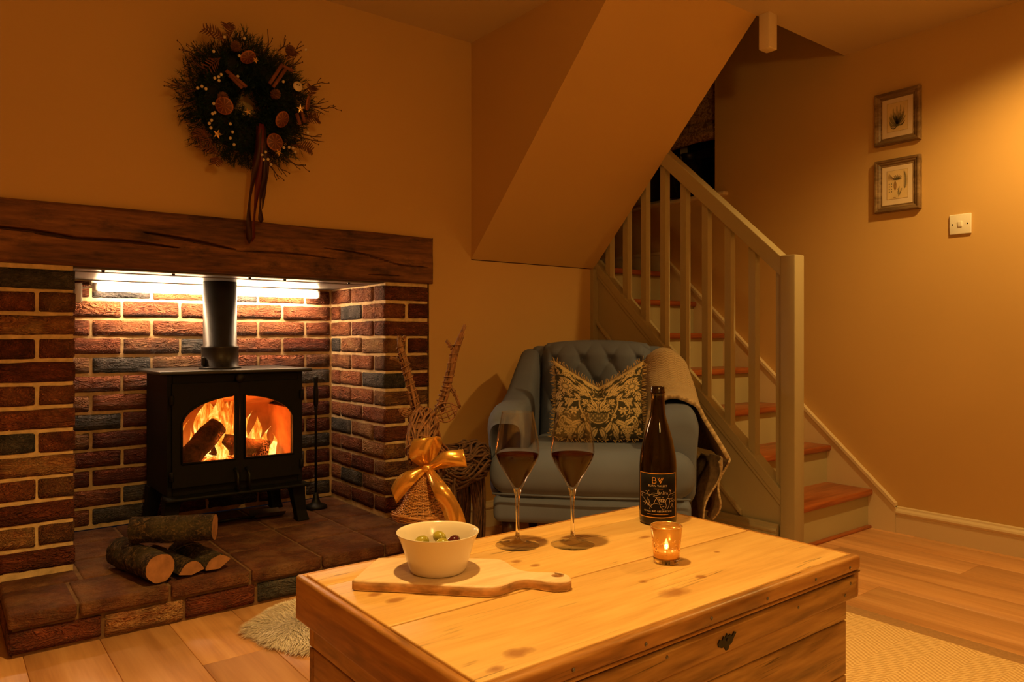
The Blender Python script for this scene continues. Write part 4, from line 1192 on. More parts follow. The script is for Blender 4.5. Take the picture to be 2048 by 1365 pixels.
def superbox(c, size, r, seg=6, crown=0.0):
    m = MB(); m.rbox(c, size, r, seg)
    out = []
    for (x, y, z) in m.v:
        u = (x - c[0]) / (size[0] / 2); w = (y - c[1]) / (size[1] / 2); q = (z - c[2]) / (size[2] / 2)
        out.append((x, y, z + (crown * (1 - u * u) * (1 - w * w) if q > 0 else 0)))
    m.v = out; return m
se = MB()
def seat_pt(u, v):
    """rounded T-cushion swept round: u across, v round the section"""
    return None
se.rbox((0, -0.315, 0.390), (0.765, 0.165, 0.175), 0.078, 8)
se.rbox((0, -0.08, 0.392), (0.53, 0.50, 0.172), 0.05, 5)
se.build('seat_cushion', M['blue'], ac, local=True)
MB().tube([(-0.36, -0.392, 0.318), (0, -0.396, 0.314), (0.36, -0.392, 0.318)], 0.004, 6).build('piping', M['blue'], ac, local=True)
def arm_top(y):
    K_ = [(-0.30, 0.600), (-0.27, 0.628), (-0.2, 0.640), (-0.05, 0.642), (0.03, 0.665), (0.10, 0.73), (0.17, 0.80), (0.24, 0.842), (0.34, 0.846)]
    for (a, za), (b2, zb) in zip(K_, K_[1:]):
        if y <= b2: return lerp(za, zb, sstep(0, 1, (y - a) / (b2 - a)) * 0.3 + 0.7 * (y - a) / (b2 - a))
    return 0.846
def arm(sg):
    m = MB(); secs = [-0.300, -0.296, -0.285, -0.265, -0.24, -0.2, -0.15, -0.1, -0.05, 0, 0.05, 0.1, 0.15, 0.2, 0.25, 0.3, 0.335, 0.345]
    n = 28; vs = []; fs = []
    for y in secs:
        e = 1.0
        if y < -0.265: e = 0.80 + 0.20 * math.sqrt(max(0, 1 - ((y + 0.265) / 0.035) ** 2))
        zt = arm_top(y); back = sstep(-0.05, 0.25, y)
        xo = lerp(0.392, 0.352, back); xi = lerp(0.255, 0.250, back)
        zb = 0.275
        cx_ = (xo + xi) / 2; hw = (xo - xi) / 2 * e
        cz = (zt + zb) / 2; hh = (zt - zb) / 2 * (e if y < -0.26 else 1)
        for k in range(n):
            a = 2 * PI * k / n
            ca, sa = math.cos(a), math.sin(a)
            px = hw * math.copysign(abs(ca) ** 0.55, ca); pz = hh * math.copysign(abs(sa) ** 0.30, sa)
            bul = 0.010 * math.exp(-((cz + pz - zt + 0.07) / 0.06) ** 2) * (1 if ca > 0 else 0.3) * (1 - back)
            vs.append((sg * (cx_ + px + bul * math.copysign(1, ca)), y, cz + pz))
    for i in range(len(secs) - 1):
        for k in range(n):
            q = (i * n + k, i * n + (k + 1) % n, (i + 1) * n + (k + 1) % n, (i + 1) * n + k)
            fs.append(q if sg < 0 else q[::-1])
    fs.append(tuple(range(n))); fs.append(tuple((len(secs) - 1) * n + k for k in range(n - 1, -1, -1)))
    m.add(vs, fs)
    return m.build('arm', M['blue'], ac, local=True)
arm(-1); arm(1)
MB().rbox((0, 0.315, 0.56), (0.60, 0.07, 0.60), 0.03, 4).build('back_frame', M['blue'], ac, local=True)
BW, BZA, BZB = 0.252, 0.44, 0.888
def back_pt(u, v):
    x = lerp(-BW, BW, u); 
    zt = BZB - 0.016 * (x / BW) ** 2
    z = lerp(BZA, zt, v)
    ex = min(BW - abs(x), 0.06) / 0.06; ez = min(zt - z, 0.07) / 0.07
    # rounded border
    edge = math.sqrt(max(0.0, 1 - (1 - ex) ** 2)) * math.sqrt(max(0.0, 1 - (1 - ez) ** 2))
    s_ = x / 0.125 + (z - 0.80) / 0.20; t_ = x / 0.125 - (z - 0.80) / 0.20
    puff = (abs(math.cos(PI * s_)) * abs(math.cos(PI * t_))) ** 0.45
    dim = 0
    for (bx, bz) in BTN:
        d2 = (x - bx) ** 2 + (z - bz) ** 2
        dim += math.exp(-d2 / (0.018 ** 2))
    lean = 0.085 * (z - BZA) / (BZB - BZA)
    fade = sstep(0.0, 1.0, ex) * sstep(0, 1, ez)
    y = 0.235 + lean - 0.085 * edge - (0.016 * puff - 0.020 * min(dim, 1.0)) * (0.25 + 0.75 * fade)
    # narrow the outline a little at the rounded top corners
    if ez < 1: x *= 1 - 0.10 * (1 - ez) ** 2.2 * sstep(0.4, 1, abs(x) / BW)
    return (x, y, z)
BTN = [(0.0625 + 0.125 * k, 0.80) for k in (-2, -1, 0, 1)] + [(0.125 * k, 0.70) for k in (-1, 0, 1)] + [(0.0625 + 0.125 * k, 0.60) for k in (-2, -1, 0, 1)] + [(0.125 * k, 0.50) for k in (-1, 0, 1)]
bkm = MB().grid(back_pt, 110, 96)
bkm.rbox((0, 0.29, 0.655), (0.485, 0.06, 0.43), 0.025, 4)
bk = bkm.build('back_cushion', M['blue'], ac, local=True)
for (bx, bz) in BTN:
    p = back_pt((bx + BW) / (2 * BW), (bz - BZA) / (BZB - BZA))
    MB().lathe([(0, 0.005), (0.006, 0.004), (0.0085, 0.0)], 12, (bx, p[1] + 0.001, bz), Matrix.Rotation(PI / 2 - 0.18, 3, 'X')).build('button', M['blue'], bk, local=True)
for (lx, ly) in ((-0.31, -0.30), (0.31, -0.30), (-0.29, 0.28), (0.29, 0.28)):
    MB().lathe([(0.014, 0.0005), (0.018, 0.004), (0.020, 0.03), (0.026, 0.10), (0.030, 0.16), (0.032, 0.201)], 16, (lx, ly, 0)).build('leg', M['dark_leg'], ac, local=True)

# ---- patterned cushion
def draw_pattern(N=420):
    """cream botanical print on dark ground, mirrored left and right"""
    g = np.zeros((N, N // 2 + 1))
    ys, xs_ = np.mgrid[0:N, 0:N // 2 + 1]
    X = xs_ / (N / 2.0); Y = 1 - 2 * ys / (N - 1.0)
    def blob(mask, val=1.0): g[mask] = val
    def leaf(x0, y0, x1, y1, w, vein=True, val=1.0):
        dx, dy = x1 - x0, y1 - y0; L = math.hypot(dx, dy)
        s = ((X - x0) * dx + (Y - y0) * dy) / L ** 2
        d = ((X - x0) * -dy + (Y - y0) * dx) / L
        prof = w * np.clip(np.sin(PI * np.clip(s, 0, 1)) ** 0.8, 0, 1)
        d = d - 0.35 * w * np.sin(PI * np.clip(s, 0, 1))
        m_ = (s > 0) & (s < 1) & (np.abs(d) < prof)
        g[m_] = val
        if vein: g[m_ & (np.abs(d) < 0.006)] = 0.15
    def stroke(pts, w0, w1, val=1.0):
        pp = smooth_path([(a, b2, 0) for a, b2 in pts], 40)
        for i, p in enumerate(pp):
            w = lerp(w0, w1, i / 40)
            g[(X - p.x) ** 2 + (Y - p.y) ** 2 < w * w] = val
    def flower(cx_, cy_, r, n=6, core=0.3, inner=0.15, ph=0.0):
        d = np.hypot(X - cx_, Y - cy_); a = np.arctan2(Y - cy_, X - cx_) + ph
        rim = r * (0.76 + 0.24 * np.cos(n * a))
        g[d < rim + 0.014] = 0.0
        g[d < rim] = 1.0
        g[(d < rim * 0.9) & (d > r * core) & (np.abs(np.sin(n * a / 2)) > 0.985)] = inner
        g[d < r * core] = inner; g[d < r * core * 0.55] = 0.9
    def grapes(cx_, cy_, r):
        for i in range(5):
            for k in range(5 - i):
                px, py = cx_ + (k - (4 - i) / 2) * r * 2.1, cy_ - i * r * 1.9
                d = np.hypot(X - px, Y - py); g[d < r] = 0.95; g[d < r * 0.35] = 0.4
    rp_ = random.Random(4)
    # background filler leaves
    for q in range(260):
        a = rp_.uniform(0, 2 * PI); cx_, cy_ = rp_.uniform(0.02, 1), rp_.uniform(-1, 1); L = rp_.uniform(0.07, 0.13)
        leaf(cx_, cy_, cx_ + L * math.cos(a), cy_ + L * math.sin(a), 0.016, False, 0.75)
    for pts in ([(0.0, -0.25), (0.12, 0.0), (0.2, 0.3), (0.4, 0.4), (0.6, 0.3)], [(0.28, -0.6), (0.42, -0.25), (0.42, 0.1), (0.36, 0.3)], [(0.42, 0.0), (0.6, -0.1), (0.7, -0.3), (0.62, -0.5)],
                [(0.2, 0.35), (0.3, 0.6), (0.55, 0.75), (0.8, 0.8)], [(0.65, -0.6), (0.8, -0.5), (0.86, -0.6), (0.8, -0.68), (0.74, -0.62)], [(0.62, 0.12), (0.75, 0.2), (0.86, 0.14), (0.8, 0.05)]):
        stroke([(a, b2) for a, b2 in pts], 0.034, 0.012, 0.0); stroke(pts, 0.022, 0.008)
    for (a, b2, c, d, w) in ((0.02, -0.45, 0.03, 0.1, 0.05), (0.04, -0.42, 0.17, 0.12, 0.055), (0.05, -0.4, 0.30, -0.08, 0.045), (0.18, 0.22, 0.50, 0.30, 0.06), (0.2, 0.3, 0.62, 0.52, 0.065), (0.3, 0.35, 0.42, 0.62, 0.06),
                             (0.15, 0.5, 0.45, 0.72, 0.05), (0.5, 0.62, 0.85, 0.9, 0.06), (0.42, 0.0, 0.56, 0.22, 0.05), (0.40, -0.2, 0.2, 0.0, 0.04), (0.5, -0.75, 0.8, -0.55, 0.05), (0.28, -0.62, 0.1, -0.9, 0.05),
                             (0.3, -0.65, 0.42, -0.92, 0.05), (0.02, -0.78, 0.12, -0.98, 0.05), (0.35, -0.62, 0.62, -0.72, 0.05), (0.8, -0.1, 0.95, -0.35, 0.04), (0.9, 0.2, 0.97, -0.05, 0.04), (0.1, 0.75, 0.3, 0.95, 0.05), (0.55, 0.5, 0.8, 0.62, 0.05)):
        leaf(a, b2, c, d, w + 0.016, False, 0.0); leaf(a, b2, c, d, w)
    for (cx_, cy_, r, n) in ((0.0, 0.24, 0.115, 8), (0.30, -0.02, 0.085, 7), (0.20, -0.32, 0.08, 7), (0.55, -0.35, 0.11, 6), (0.9, 0.0, 0.08, 6), (0.35, -0.5, 0.06, 6), (0.86, -0.85, 0.09, 6), (0.25, 0.85, 0.09, 6)):
        flower(cx_, cy_, r, n)
    flower(0.76, 0.36, 0.20, 15, 0.52, 0.28)
    flower(0.7, 0.8, 0.12, 9, 0.35, 0.3)
    grapes(0.66, -0.02, 0.026); grapes(0.62, -0.75, 0.03); grapes(0.88, -0.3, 0.022)
    # basket
    d = np.hypot(X / 0.24, (Y + 0.48) / 0.20)
    g[(d < 1.0) & (Y < -0.44)] = 0.12
    g[(d < 0.95) & (d > 0.86) & (Y < -0.44)] = 0.85
    g[(d < 0.8) & (Y < -0.44) & (np.sin(X * 70) * np.sin(Y * 60) > 0.35)] = 0.6
    return g
PAT = draw_pattern()
tp = NT('botanical_print')
_at = tp.n('ShaderNodeAttribute', attribute_name='print')
_n = tp.noise(tp.coord('Object'), 400.0, 2.0)
M['print'] = tp.done(tp.bsdf(tp.mix(_at.outputs['Fac'], (0.040, 0.034, 0.018), (0.60, 0.44, 0.22)), 0.9, 0.0, tp.bump(_n, 0.2, 0.002)))
M['fringe'] = simple('cushion_fringe', (0.48, 0.33, 0.15), 0.9, var=0.3, nscale=60)
pi_ = thing('throw_pillow', 'chopped square cushion with cream botanical print on the blue armchair', 'cushion', aloc, ATH + 0.04)
po, pu, pn = Vector((0.018, -0.118, 0.485)), Vector((0, 0.13, 0.32)).normalized(), Vector((0, -0.32, 0.13)).normalized()
def pil(u, v, side):
    au = abs(u)
    drop = 0.115 * (1 - au ** 1.1) * sstep(-0.5, 1.0, v) 
    th = 0.070 * (max(0.0, (1 - au ** 2.6)) * max(0.0, 1 - abs(v) ** 2.6)) ** 0.5
    groove = 0.030 * math.exp(-(u / 0.12) ** 2) * sstep(-0.2, 1.0, v)
    cx_ = u * 0.180 * (1 + 0.045 * v * v - 0.03 * (1 - v * v)); cz = (v + 1) / 2 * 0.345 * (1 - 0.02 * (1 - u * u)) - drop + 0.012 * u * u * (1 if v < 0 else 0) * (-v)
    w = (th - groove * (th / 0.07)) * (1 if side > 0 else -0.7)
    return po + Vector((1, 0, 0)) * cx_ + pu * cz + pn * w
GN = 170
pm_ = MB(); cols = []
for side in (1, -1):
    pm_.grid(lambda a, b2: pil(a * 2 - 1, b2 * 2 - 1, side), GN, GN, flip=(side < 0))
    for j2 in range(GN + 1):
        for i2 in range(GN + 1):
            a = i2 / GN * 2 - 1; v = j2 / GN * 2 - 1
            xi = min(int(abs(a) * (PAT.shape[1] - 1)), PAT.shape[1] - 1); yi = int((1 - (v + 1) / 2) * (PAT.shape[0] - 1))
            c = float(PAT[yi, xi])
            if v > 0.86: c = max(c, 0.8)
            cols.append(c)
po_ = pm_.build('cover', M['print'], pi_, local=True)
at = po_.data.attributes.new('print', 'FLOAT', 'POINT'); at.data.foreach_set('value', cols)
fg = MB(); rr_ = random.Random(9)
for q in range(300):
    e = q / 300 * 4; k = int(e); f_ = (e - k) * 2 - 1
    u, v, d = [(f_, 1, pu), (1, f_, Vector((1, 0, 0))), (f_, -1, -pu * 0.3 + pn * 0.4), (-1, f_, Vector((-1, 0, 0)))][k]
    p = pil(u * 0.995, v * 0.995, 1)
    dd = (d + Vector((rr_.gauss(0, .35), rr_.gauss(0, .2), rr_.gauss(0, .35)))).normalized()
    L = rr_.uniform(0.012, 0.024)
    fg.tube([p, p + dd * L * 0.5 + Vector((0, 0, rr_.gauss(0, .002))), p + dd * L], [0.0016, 0.0015, 0.0009], 4)
o = fg.build('fringe', M['fringe'], pi_, local=True); o['kind'] = 'stuff'

# ---- throw over the arm
th_ = NT('herringbone_wool')
_uv = th_.n('ShaderNodeUVMap'); _s = th_.n('ShaderNodeSeparateXYZ'); th_.l(_uv.outputs[0], _s.inputs[0])
_tri = th_.math('PINGPONG', th_.math('MULTIPLY', _s.outputs[0], 34.0), 1.0)
_ln = th_.math('SINE', th_.math('ADD', th_.math('MULTIPLY', _s.outputs[1], 330.0), th_.math('MULTIPLY', _tri, 5.0)))
_f = th_.math('ADD', th_.math('MULTIPLY', _ln, 0.5), 0.5)
_nn = th_.noise(th_.coord('Object'), 120.0, 3.0)
_c = th_.mix(th_.math('MULTIPLY', th_.math('ADD', _f, _nn), 0.55), (0.24, 0.155, 0.075), (0.58, 0.43, 0.26))
M['throw'] = th_.done(th_.bsdf(_c, 0.95, 0.0, th_.bump(th_.math('ADD', _f, _nn), 0.5, 0.003), **{'Sheen Weight': 0.2}))
M['throw_back'] = simple('throw_underside', (0.17, 0.095, 0.045), 0.95, var=0.3, nscale=60)
def uv_grid(me, nu, nv, su=1.0, sv=1.0):
    uv = me.uv_layers.new(name='UVMap'); W_ = nu + 1
    arr = np.zeros(len(me.loops) * 2)
    for li_, lp in enumerate(me.loops):
        k = lp.vertex_index; arr[2 * li_] = (k % W_) / nu * su; arr[2 * li_ + 1] = (k // W_) / nv * sv
    uv.data.foreach_set('uv', arr)
tw_ = thing('throw_blanket', 'cream herringbone wool throw draped over the right arm of the blue armchair', 'blanket', aloc, ATH)
def sheet(name, fn, nu, nv, su, sv, thick=0.010):
    o = MB().grid(fn, nu, nv).build(name, M['throw'], tw_, local=True)
    uv_grid(o.data, nu, nv, su, sv)
    o.data.materials.append(M['throw_back'])
    sd = o.modifiers.new('thickness', 'SOLIDIFY'); sd.thickness = thick; sd.offset = 1.0; sd.material_offset = 1; sd.material_offset_rim = 0
    return o
def drape(a, b2):
    y = lerp(-0.165, 0.20, b2) + 0.012 * math.sin(a * 6)
    zt = arm_top(y) + 0.014 + 0.022 * math.exp(-((b2 - 0.55) / 0.3) ** 2)
    back = sstep(-0.05, 0.25, y); xo = lerp(0.392, 0.352, back) + 0.010; xi = lerp(0.255, 0.250, back) - 0.012
    P = [(xi - 0.028, 0.485), (xi - 0.012, zt - 0.075), (xi + 0.012, zt - 0.022), ((xo + xi) / 2, zt + 0.004), (xo - 0.008, zt - 0.022), (xo + 0.020, zt - 0.075),
         (xo + 0.055 - 0.02 * b2, 0.525), (xo + 0.105 - 0.05 * b2, 0.440 + 0.02 * b2)]
    pp = smooth_path([(p[0], 0, p[1]) for p in P], 40)
    p = pp[min(int(a * 40 + 0.5), 40)]
    hang = sstep(0.62, 1.0, a)
    return (p.x + 0.008 * math.sin(b2 * 9 + a * 3) * hang, y - 0.05 * hang * (1 - b2) + 0.006 * math.sin(a * 11), p.z - 0.03 * hang * b2 + 0.003 * math.sin(b2 * 14 + a * 5) + 0.010 * mn.noise(Vector((a * 5, b2 * 4, 2.0))) * sstep(0.05, 0.2, a))
sheet('drape', drape, 40, 36, 1.0, 0.75, 0.016)
def fold(a, b2):
    y = lerp(-0.190, 0.10, b2)
    x = lerp(0.480, 0.405, a) - 0.030 * b2 + 0.012 * math.sin(a * 8 + b2 * 2)
    z = lerp(0.425, 0.16, a) + 0.012 * math.sin(b2 * 5)
    return (x + 0.014 * math.sin(b2 * 11 + a * 4), y + 0.02 * math.sin(a * 5), z)
sheet('under_fold', fold, 30, 28, 0.6, 0.6, 0.008)
def fold2(a, b2):
    y = lerp(-0.150, 0.10, b2)
    x = lerp(0.510, 0.455, a) - 0.030 * b2 + 0.016 * math.sin(a * 7 + 2)
    z = lerp(0.420, 0.19, a) + 0.012 * math.sin(b2 * 5)
    return (x + 0.010 * math.sin(b2 * 12 + a * 3), y + 0.015 * math.sin(a * 6 + 1), z)
sheet('under_fold', fold2, 30, 28, 0.6, 0.6, 0.008)

# ================================================================== rugs
tj = NT('jute')
_v = tj.coord('Object'); _s = tj.n('ShaderNodeSeparateXYZ'); tj.l(_v, _s.inputs[0])
_tri = tj.math('PINGPONG', tj.math('MULTIPLY', _s.outputs[1], 11.0), 1.0)
_l1 = tj.math('SINE', tj.math('ADD', tj.math('MULTIPLY', _s.outputs[0], 420.0), tj.math('MULTIPLY', _tri, 26.0)))
_l2 = tj.math('SINE', tj.math('MULTIPLY', _s.outputs[1], 620.0))
_w = tj.math('ADD', tj.math('MULTIPLY', _l1, 0.35), tj.math('MULTIPLY', _l2, 0.15))
_n = tj.noise(_v, 90.0, 4.0); _h = tj.math('ADD', _w, _n)
M['jute'] = tj.done(tj.bsdf(tj.ramp(_h, [(0.15, (0.66, 0.40, 0.16)), (0.55, (0.84, 0.57, 0.26)), (0.9, (0.90, 0.66, 0.34))]), 0.95, 0.0, tj.bump(_h, 0.5, 0.003)))
M['jute_band'] = simple('rug_binding', (0.40, 0.22, 0.09), 0.9, var=0.12, nscale=90, bump=0.3)
ju = thing('jute_rug', 'flat natural jute rug with a brown binding under the pine chest', 'rug', (1.5, 0.2, 0))
MB().rbox((1.50, 0.25, 0.0053), (1.68, 2.90, 0.010), 0.004, 2).build('weave', M['jute'], ju)
for (a, b2, c, d) in ((2.335, 2.398, -1.26, 1.76), (0.602, 0.665, -1.26, 1.76), (0.665, 2.335, 1.70, 1.76), (0.665, 2.335, -1.26, -1.20)):
    MB().rbox(((a + b2) / 2, (c + d) / 2, 0.006), (b2 - a, d - c, 0.0115), 0.004, 2).build('binding', M['jute_band'], ju)

M['fleece'] = simple('sheepskin', (0.96, 0.86, 0.74), 0.95, var=0.03, nscale=12)
shp = thing('sheepskin_rug', 'fluffy cream sheepskin lying on the floor between hearth and pine chest', 'rug', (0.97, 2.2, 0))
def fleece_r(a): return 1 + 0.05 * math.sin(3 * a + 1) + 0.04 * math.sin(5 * a) + 0.03 * math.sin(9 * a + 2)
def fleece_pt(a, t):
    r = fleece_r(a) * t
    return Vector((0.225 * r * math.cos(a), 0.205 * r * math.sin(a), 0.001 + 0.035 * max(0.0, 1 - t ** 4) ** 0.6 + 0.006 * mn.noise(Vector((r * 5 * math.cos(a), r * 5 * math.sin(a), 0)))*(1-t)))
sk = MB(); NA, NR = 48, 10
vs = [fleece_pt(2 * PI * k / NA, max(r / NR, 0.01)) for r in range(NR + 1) for k in range(NA)]
fs = [(r * NA + k, r * NA + (k + 1) % NA, (r + 1) * NA + (k + 1) % NA, (r + 1) * NA + k) for r in range(NR) for k in range(NA)]
sk.add(vs, [f[::-1] for f in fs]); sk.build('hide', M['fleece'], shp, local=True)
fur = MB(); rr_ = random.Random(77)
for q in range(15000):
    a = rr_.uniform(0, 2 * PI); t = math.sqrt(rr_.random())
    p = fleece_pt(a, t)
    fl = 0.8 * mn.noise(Vector((p.x * 14, p.y * 14, 5)))
    out = Vector((math.cos(a + fl * 1.2), math.sin(a + fl * 1.2), 0)) * (0.35 + 0.7 * t) + Vector((rr_.gauss(0, .2), rr_.gauss(0, .2), 0.75 - 0.55 * t))
    out.normalize(); L = rr_.uniform(0.016, 0.034)
    s_ = Vector((-out.y, out.x, 0.1)).normalized() * 0.0011
    mid = p + out * L * 0.55; tip = p + out * L - Vector((0, 0, 0.006)); tip.z = max(tip.z, 0.002); mid.z = max(mid.z, 0.003)
    fur.add([p - s_, p + s_, mid - s_ * 0.8, mid + s_ * 0.8, tip], [(0, 1, 3, 2), (2, 3, 4)], True)
o = fur.build('wool', M['fleece'], shp, local=True); o['kind'] = 'stuff'

# ================================================================== pine chest
knots = [(0.614 - .96, 0.775 - .995, 0.016, 1.7), (0.960 - .96, 0.800 - .995, 0.020, 1.9), (1.062 - .96, 0.824 - .995, 0.010, 1.3), (0.963 - .96, 0.868 - .995, 0.008, 1.4), (0.568 - .96, 1.094 - .995, 0.011, 1.3),
         (0.582 - .96, 1.050 - .995, 0.012, 1.7), (0.862 - .96, 1.092 - .995, 0.010, 1.4), (0.874 - .96, 1.052 - .995, 0.010, 1.4), (0.56 - .96, 0.755 - .995, 0.010, 1.6), (1.18 - .96, 1.06 - .995, 0.010, 2.2), (1.21 - .96, 0.90 - .995, 0.007, 1.2)]
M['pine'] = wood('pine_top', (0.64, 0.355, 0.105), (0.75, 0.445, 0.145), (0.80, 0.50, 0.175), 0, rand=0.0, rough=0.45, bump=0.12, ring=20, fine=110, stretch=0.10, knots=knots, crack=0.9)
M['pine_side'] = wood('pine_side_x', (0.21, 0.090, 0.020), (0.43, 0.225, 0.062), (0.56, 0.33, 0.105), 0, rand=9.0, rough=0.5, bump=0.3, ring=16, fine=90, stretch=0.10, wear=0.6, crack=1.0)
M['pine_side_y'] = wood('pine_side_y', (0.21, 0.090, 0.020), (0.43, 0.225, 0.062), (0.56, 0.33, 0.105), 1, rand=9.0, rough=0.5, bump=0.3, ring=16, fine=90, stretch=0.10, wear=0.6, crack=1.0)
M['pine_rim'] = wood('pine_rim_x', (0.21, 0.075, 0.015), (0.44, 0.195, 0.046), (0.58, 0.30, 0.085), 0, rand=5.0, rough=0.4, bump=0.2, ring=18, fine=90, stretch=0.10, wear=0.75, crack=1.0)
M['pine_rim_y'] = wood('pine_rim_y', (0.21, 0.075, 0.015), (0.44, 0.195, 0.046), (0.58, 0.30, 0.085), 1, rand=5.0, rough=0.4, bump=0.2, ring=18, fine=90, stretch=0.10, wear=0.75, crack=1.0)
TZ = 0.48
tk_ = thing('pine_chest', 'worn honey-coloured pine blanket chest used as a coffee table', 'chest', (0.96, 0.995, 0.0125))
def worn(m, seed, amp=0.0012, f=30):
    m.v = [tuple(Vector(p) + mn.noise_vector(Vector(p) * f + Vector((seed, 0, 0))) * amp) for p in m.v]; return m
for (ya, yb) in ((0.7355, 0.9575), (0.9615, 1.1825), (1.1850, 1.2615)):
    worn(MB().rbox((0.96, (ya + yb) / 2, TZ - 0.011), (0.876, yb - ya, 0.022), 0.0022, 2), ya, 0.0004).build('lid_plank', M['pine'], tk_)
# rim of the lid: rounded lip above a grooved board at the front, plain boards at the ends
def rim_y(x0, x1):   # boards running along y
    return worn(MB().rbox(((x0 + x1) / 2, 0.9985, 0.4395), (abs(x1 - x0), 0.556, 0.079), 0.006, 3), x0)
rim_y(0.5065, 0.5215).build('lid_rim', M['pine_rim_y'], tk_); rim_y(1.3985, 1.4135).build('lid_rim', M['pine_rim_y'], tk_)
worn(MB().rbox((0.96, 0.7260, 0.4655), (0.907, 0.0190, 0.0290), 0.0065, 3), 2.0).build('lid_lip', M['pine_rim'], tk_)
worn(MB().rbox((0.96, 0.7250, 0.4485), (0.907, 0.0140, 0.0040), 0.0018, 2), 2.5, 0.0005).build('lid_bead', M['pine_rim'], tk_)
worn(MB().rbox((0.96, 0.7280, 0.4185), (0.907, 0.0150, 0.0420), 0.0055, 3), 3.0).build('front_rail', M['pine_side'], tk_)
worn(MB().rbox((0.96, 1.2690, 0.4395), (0.907, 0.0150, 0.0790), 0.006, 3), 4.0).build('lid_rim', M['pine_rim'], tk_)
zz = [(0.0145, 0.128), (0.130, 0.246), (0.248, 0.352), (0.354, 0.457)]
for (za, zb) in zz:
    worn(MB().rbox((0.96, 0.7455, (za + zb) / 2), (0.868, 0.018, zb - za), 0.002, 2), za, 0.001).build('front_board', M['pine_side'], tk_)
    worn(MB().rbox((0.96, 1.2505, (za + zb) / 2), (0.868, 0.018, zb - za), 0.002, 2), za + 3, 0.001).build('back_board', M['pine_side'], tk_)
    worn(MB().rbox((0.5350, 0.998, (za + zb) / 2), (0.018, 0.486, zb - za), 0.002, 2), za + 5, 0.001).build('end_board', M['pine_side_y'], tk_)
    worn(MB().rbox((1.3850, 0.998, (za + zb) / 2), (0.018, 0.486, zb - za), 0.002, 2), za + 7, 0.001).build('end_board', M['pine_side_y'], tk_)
es = MB()
pts = [(0.992 + x_ * 0.95, 0.4165 + z_ * 0.95) for x_, z_ in ((-.024, .003), (-.019, .009), (-.013, .006), (-.009, .012), (-.004, .009), (0, .015), (.004, .009), (.009, .012), (.013, .007), (.020, .013), (.026, .011), (.018, .003), (.013, -.004), (.007, -.006), (.003, -.013), (-.003, -.013), (-.007, -.006), (-.015, -.006), (-.022, -.003))][::-1]
es.prism(pts, 1, 0.7185, 0.7205)
eo = es.build('keyhole_plate', M['iron'], tk_)
MB().lathe([(0, 0), (0.0024, 0), (0.0024, 0.001), (0, 0.001)], 10, (0.992, 0.7186, 0.4205), Matrix.Rotation(PI / 2, 3, 'X')).build('keyhole', M['screw'], eo)
for (nx, nz) in ((0.58, 0.462), (0.66, 0.465), (0.80, 0.463), (0.95, 0.465), (1.10, 0.463), (1.25, 0.465), (1.37, 0.463), (0.62, 0.42), (0.85, 0.43), (1.20, 0.425), (1.36, 0.412), (1.38, 0.43)):
    MB().lathe([(0, 0.0016), (0.0022, 0.001), (0.003, 0)], 8, (nx, 0.7162 if nz > 0.45 else 0.7206, nz), Matrix.Rotation(PI / 2, 3, 'X')).build('nail', M['dull'], tk_)

# ---- serving board
bd_pts = [(0.5444, 1.131), (0.6044, 1.0746), (0.6611, 1.0118), (0.7002, 0.9691), (0.7189, 0.9606), (0.7406, 0.9623), (0.7659, 0.968), (0.7855, 0.9592), (0.8018, 0.9208), (0.8265, 0.9079), (0.8414, 0.9156), (0.849, 0.9362),
          (0.8393, 0.9574), (0.8157, 0.9758), (0.8006, 0.9979), (0.8007, 1.0189), (0.8134, 1.0643), (0.8028, 1.0879), (0.6428, 1.2164), (0.6364, 1.2176), (0.5539, 1.1396)]
M['beech'] = wood('beech', (0.70, 0.47, 0.27), (0.80, 0.58, 0.36), (0.85, 0.65, 0.43), 0, rand=2.0, rough=0.5, bump=0.08, ring=26, fine=140, stretch=0.12)
M['beech_edge'] = simple('board_edge', (0.50, 0.27, 0.115), 0.7, var=0.5, nscale=70, bump=0.3, stretch=(0.4, 0.4, 1))
def chaikin(P, n=2):
    for _ in range(n):
        Q = []
        for i in range(len(P)):
            a, b2 = P[i], P[(i + 1) % len(P)]
            Q.append((0.75 * a[0] + 0.25 * b2[0], 0.75 * a[1] + 0.25 * b2[1])); Q.append((0.25 * a[0] + 0.75 * b2[0], 0.25 * a[1] + 0.75 * b2[1]))
        P = Q
    return P
outl = chaikin(bd_pts, 2)
hc_, hr = (0.8320, 0.9425), 0.0105
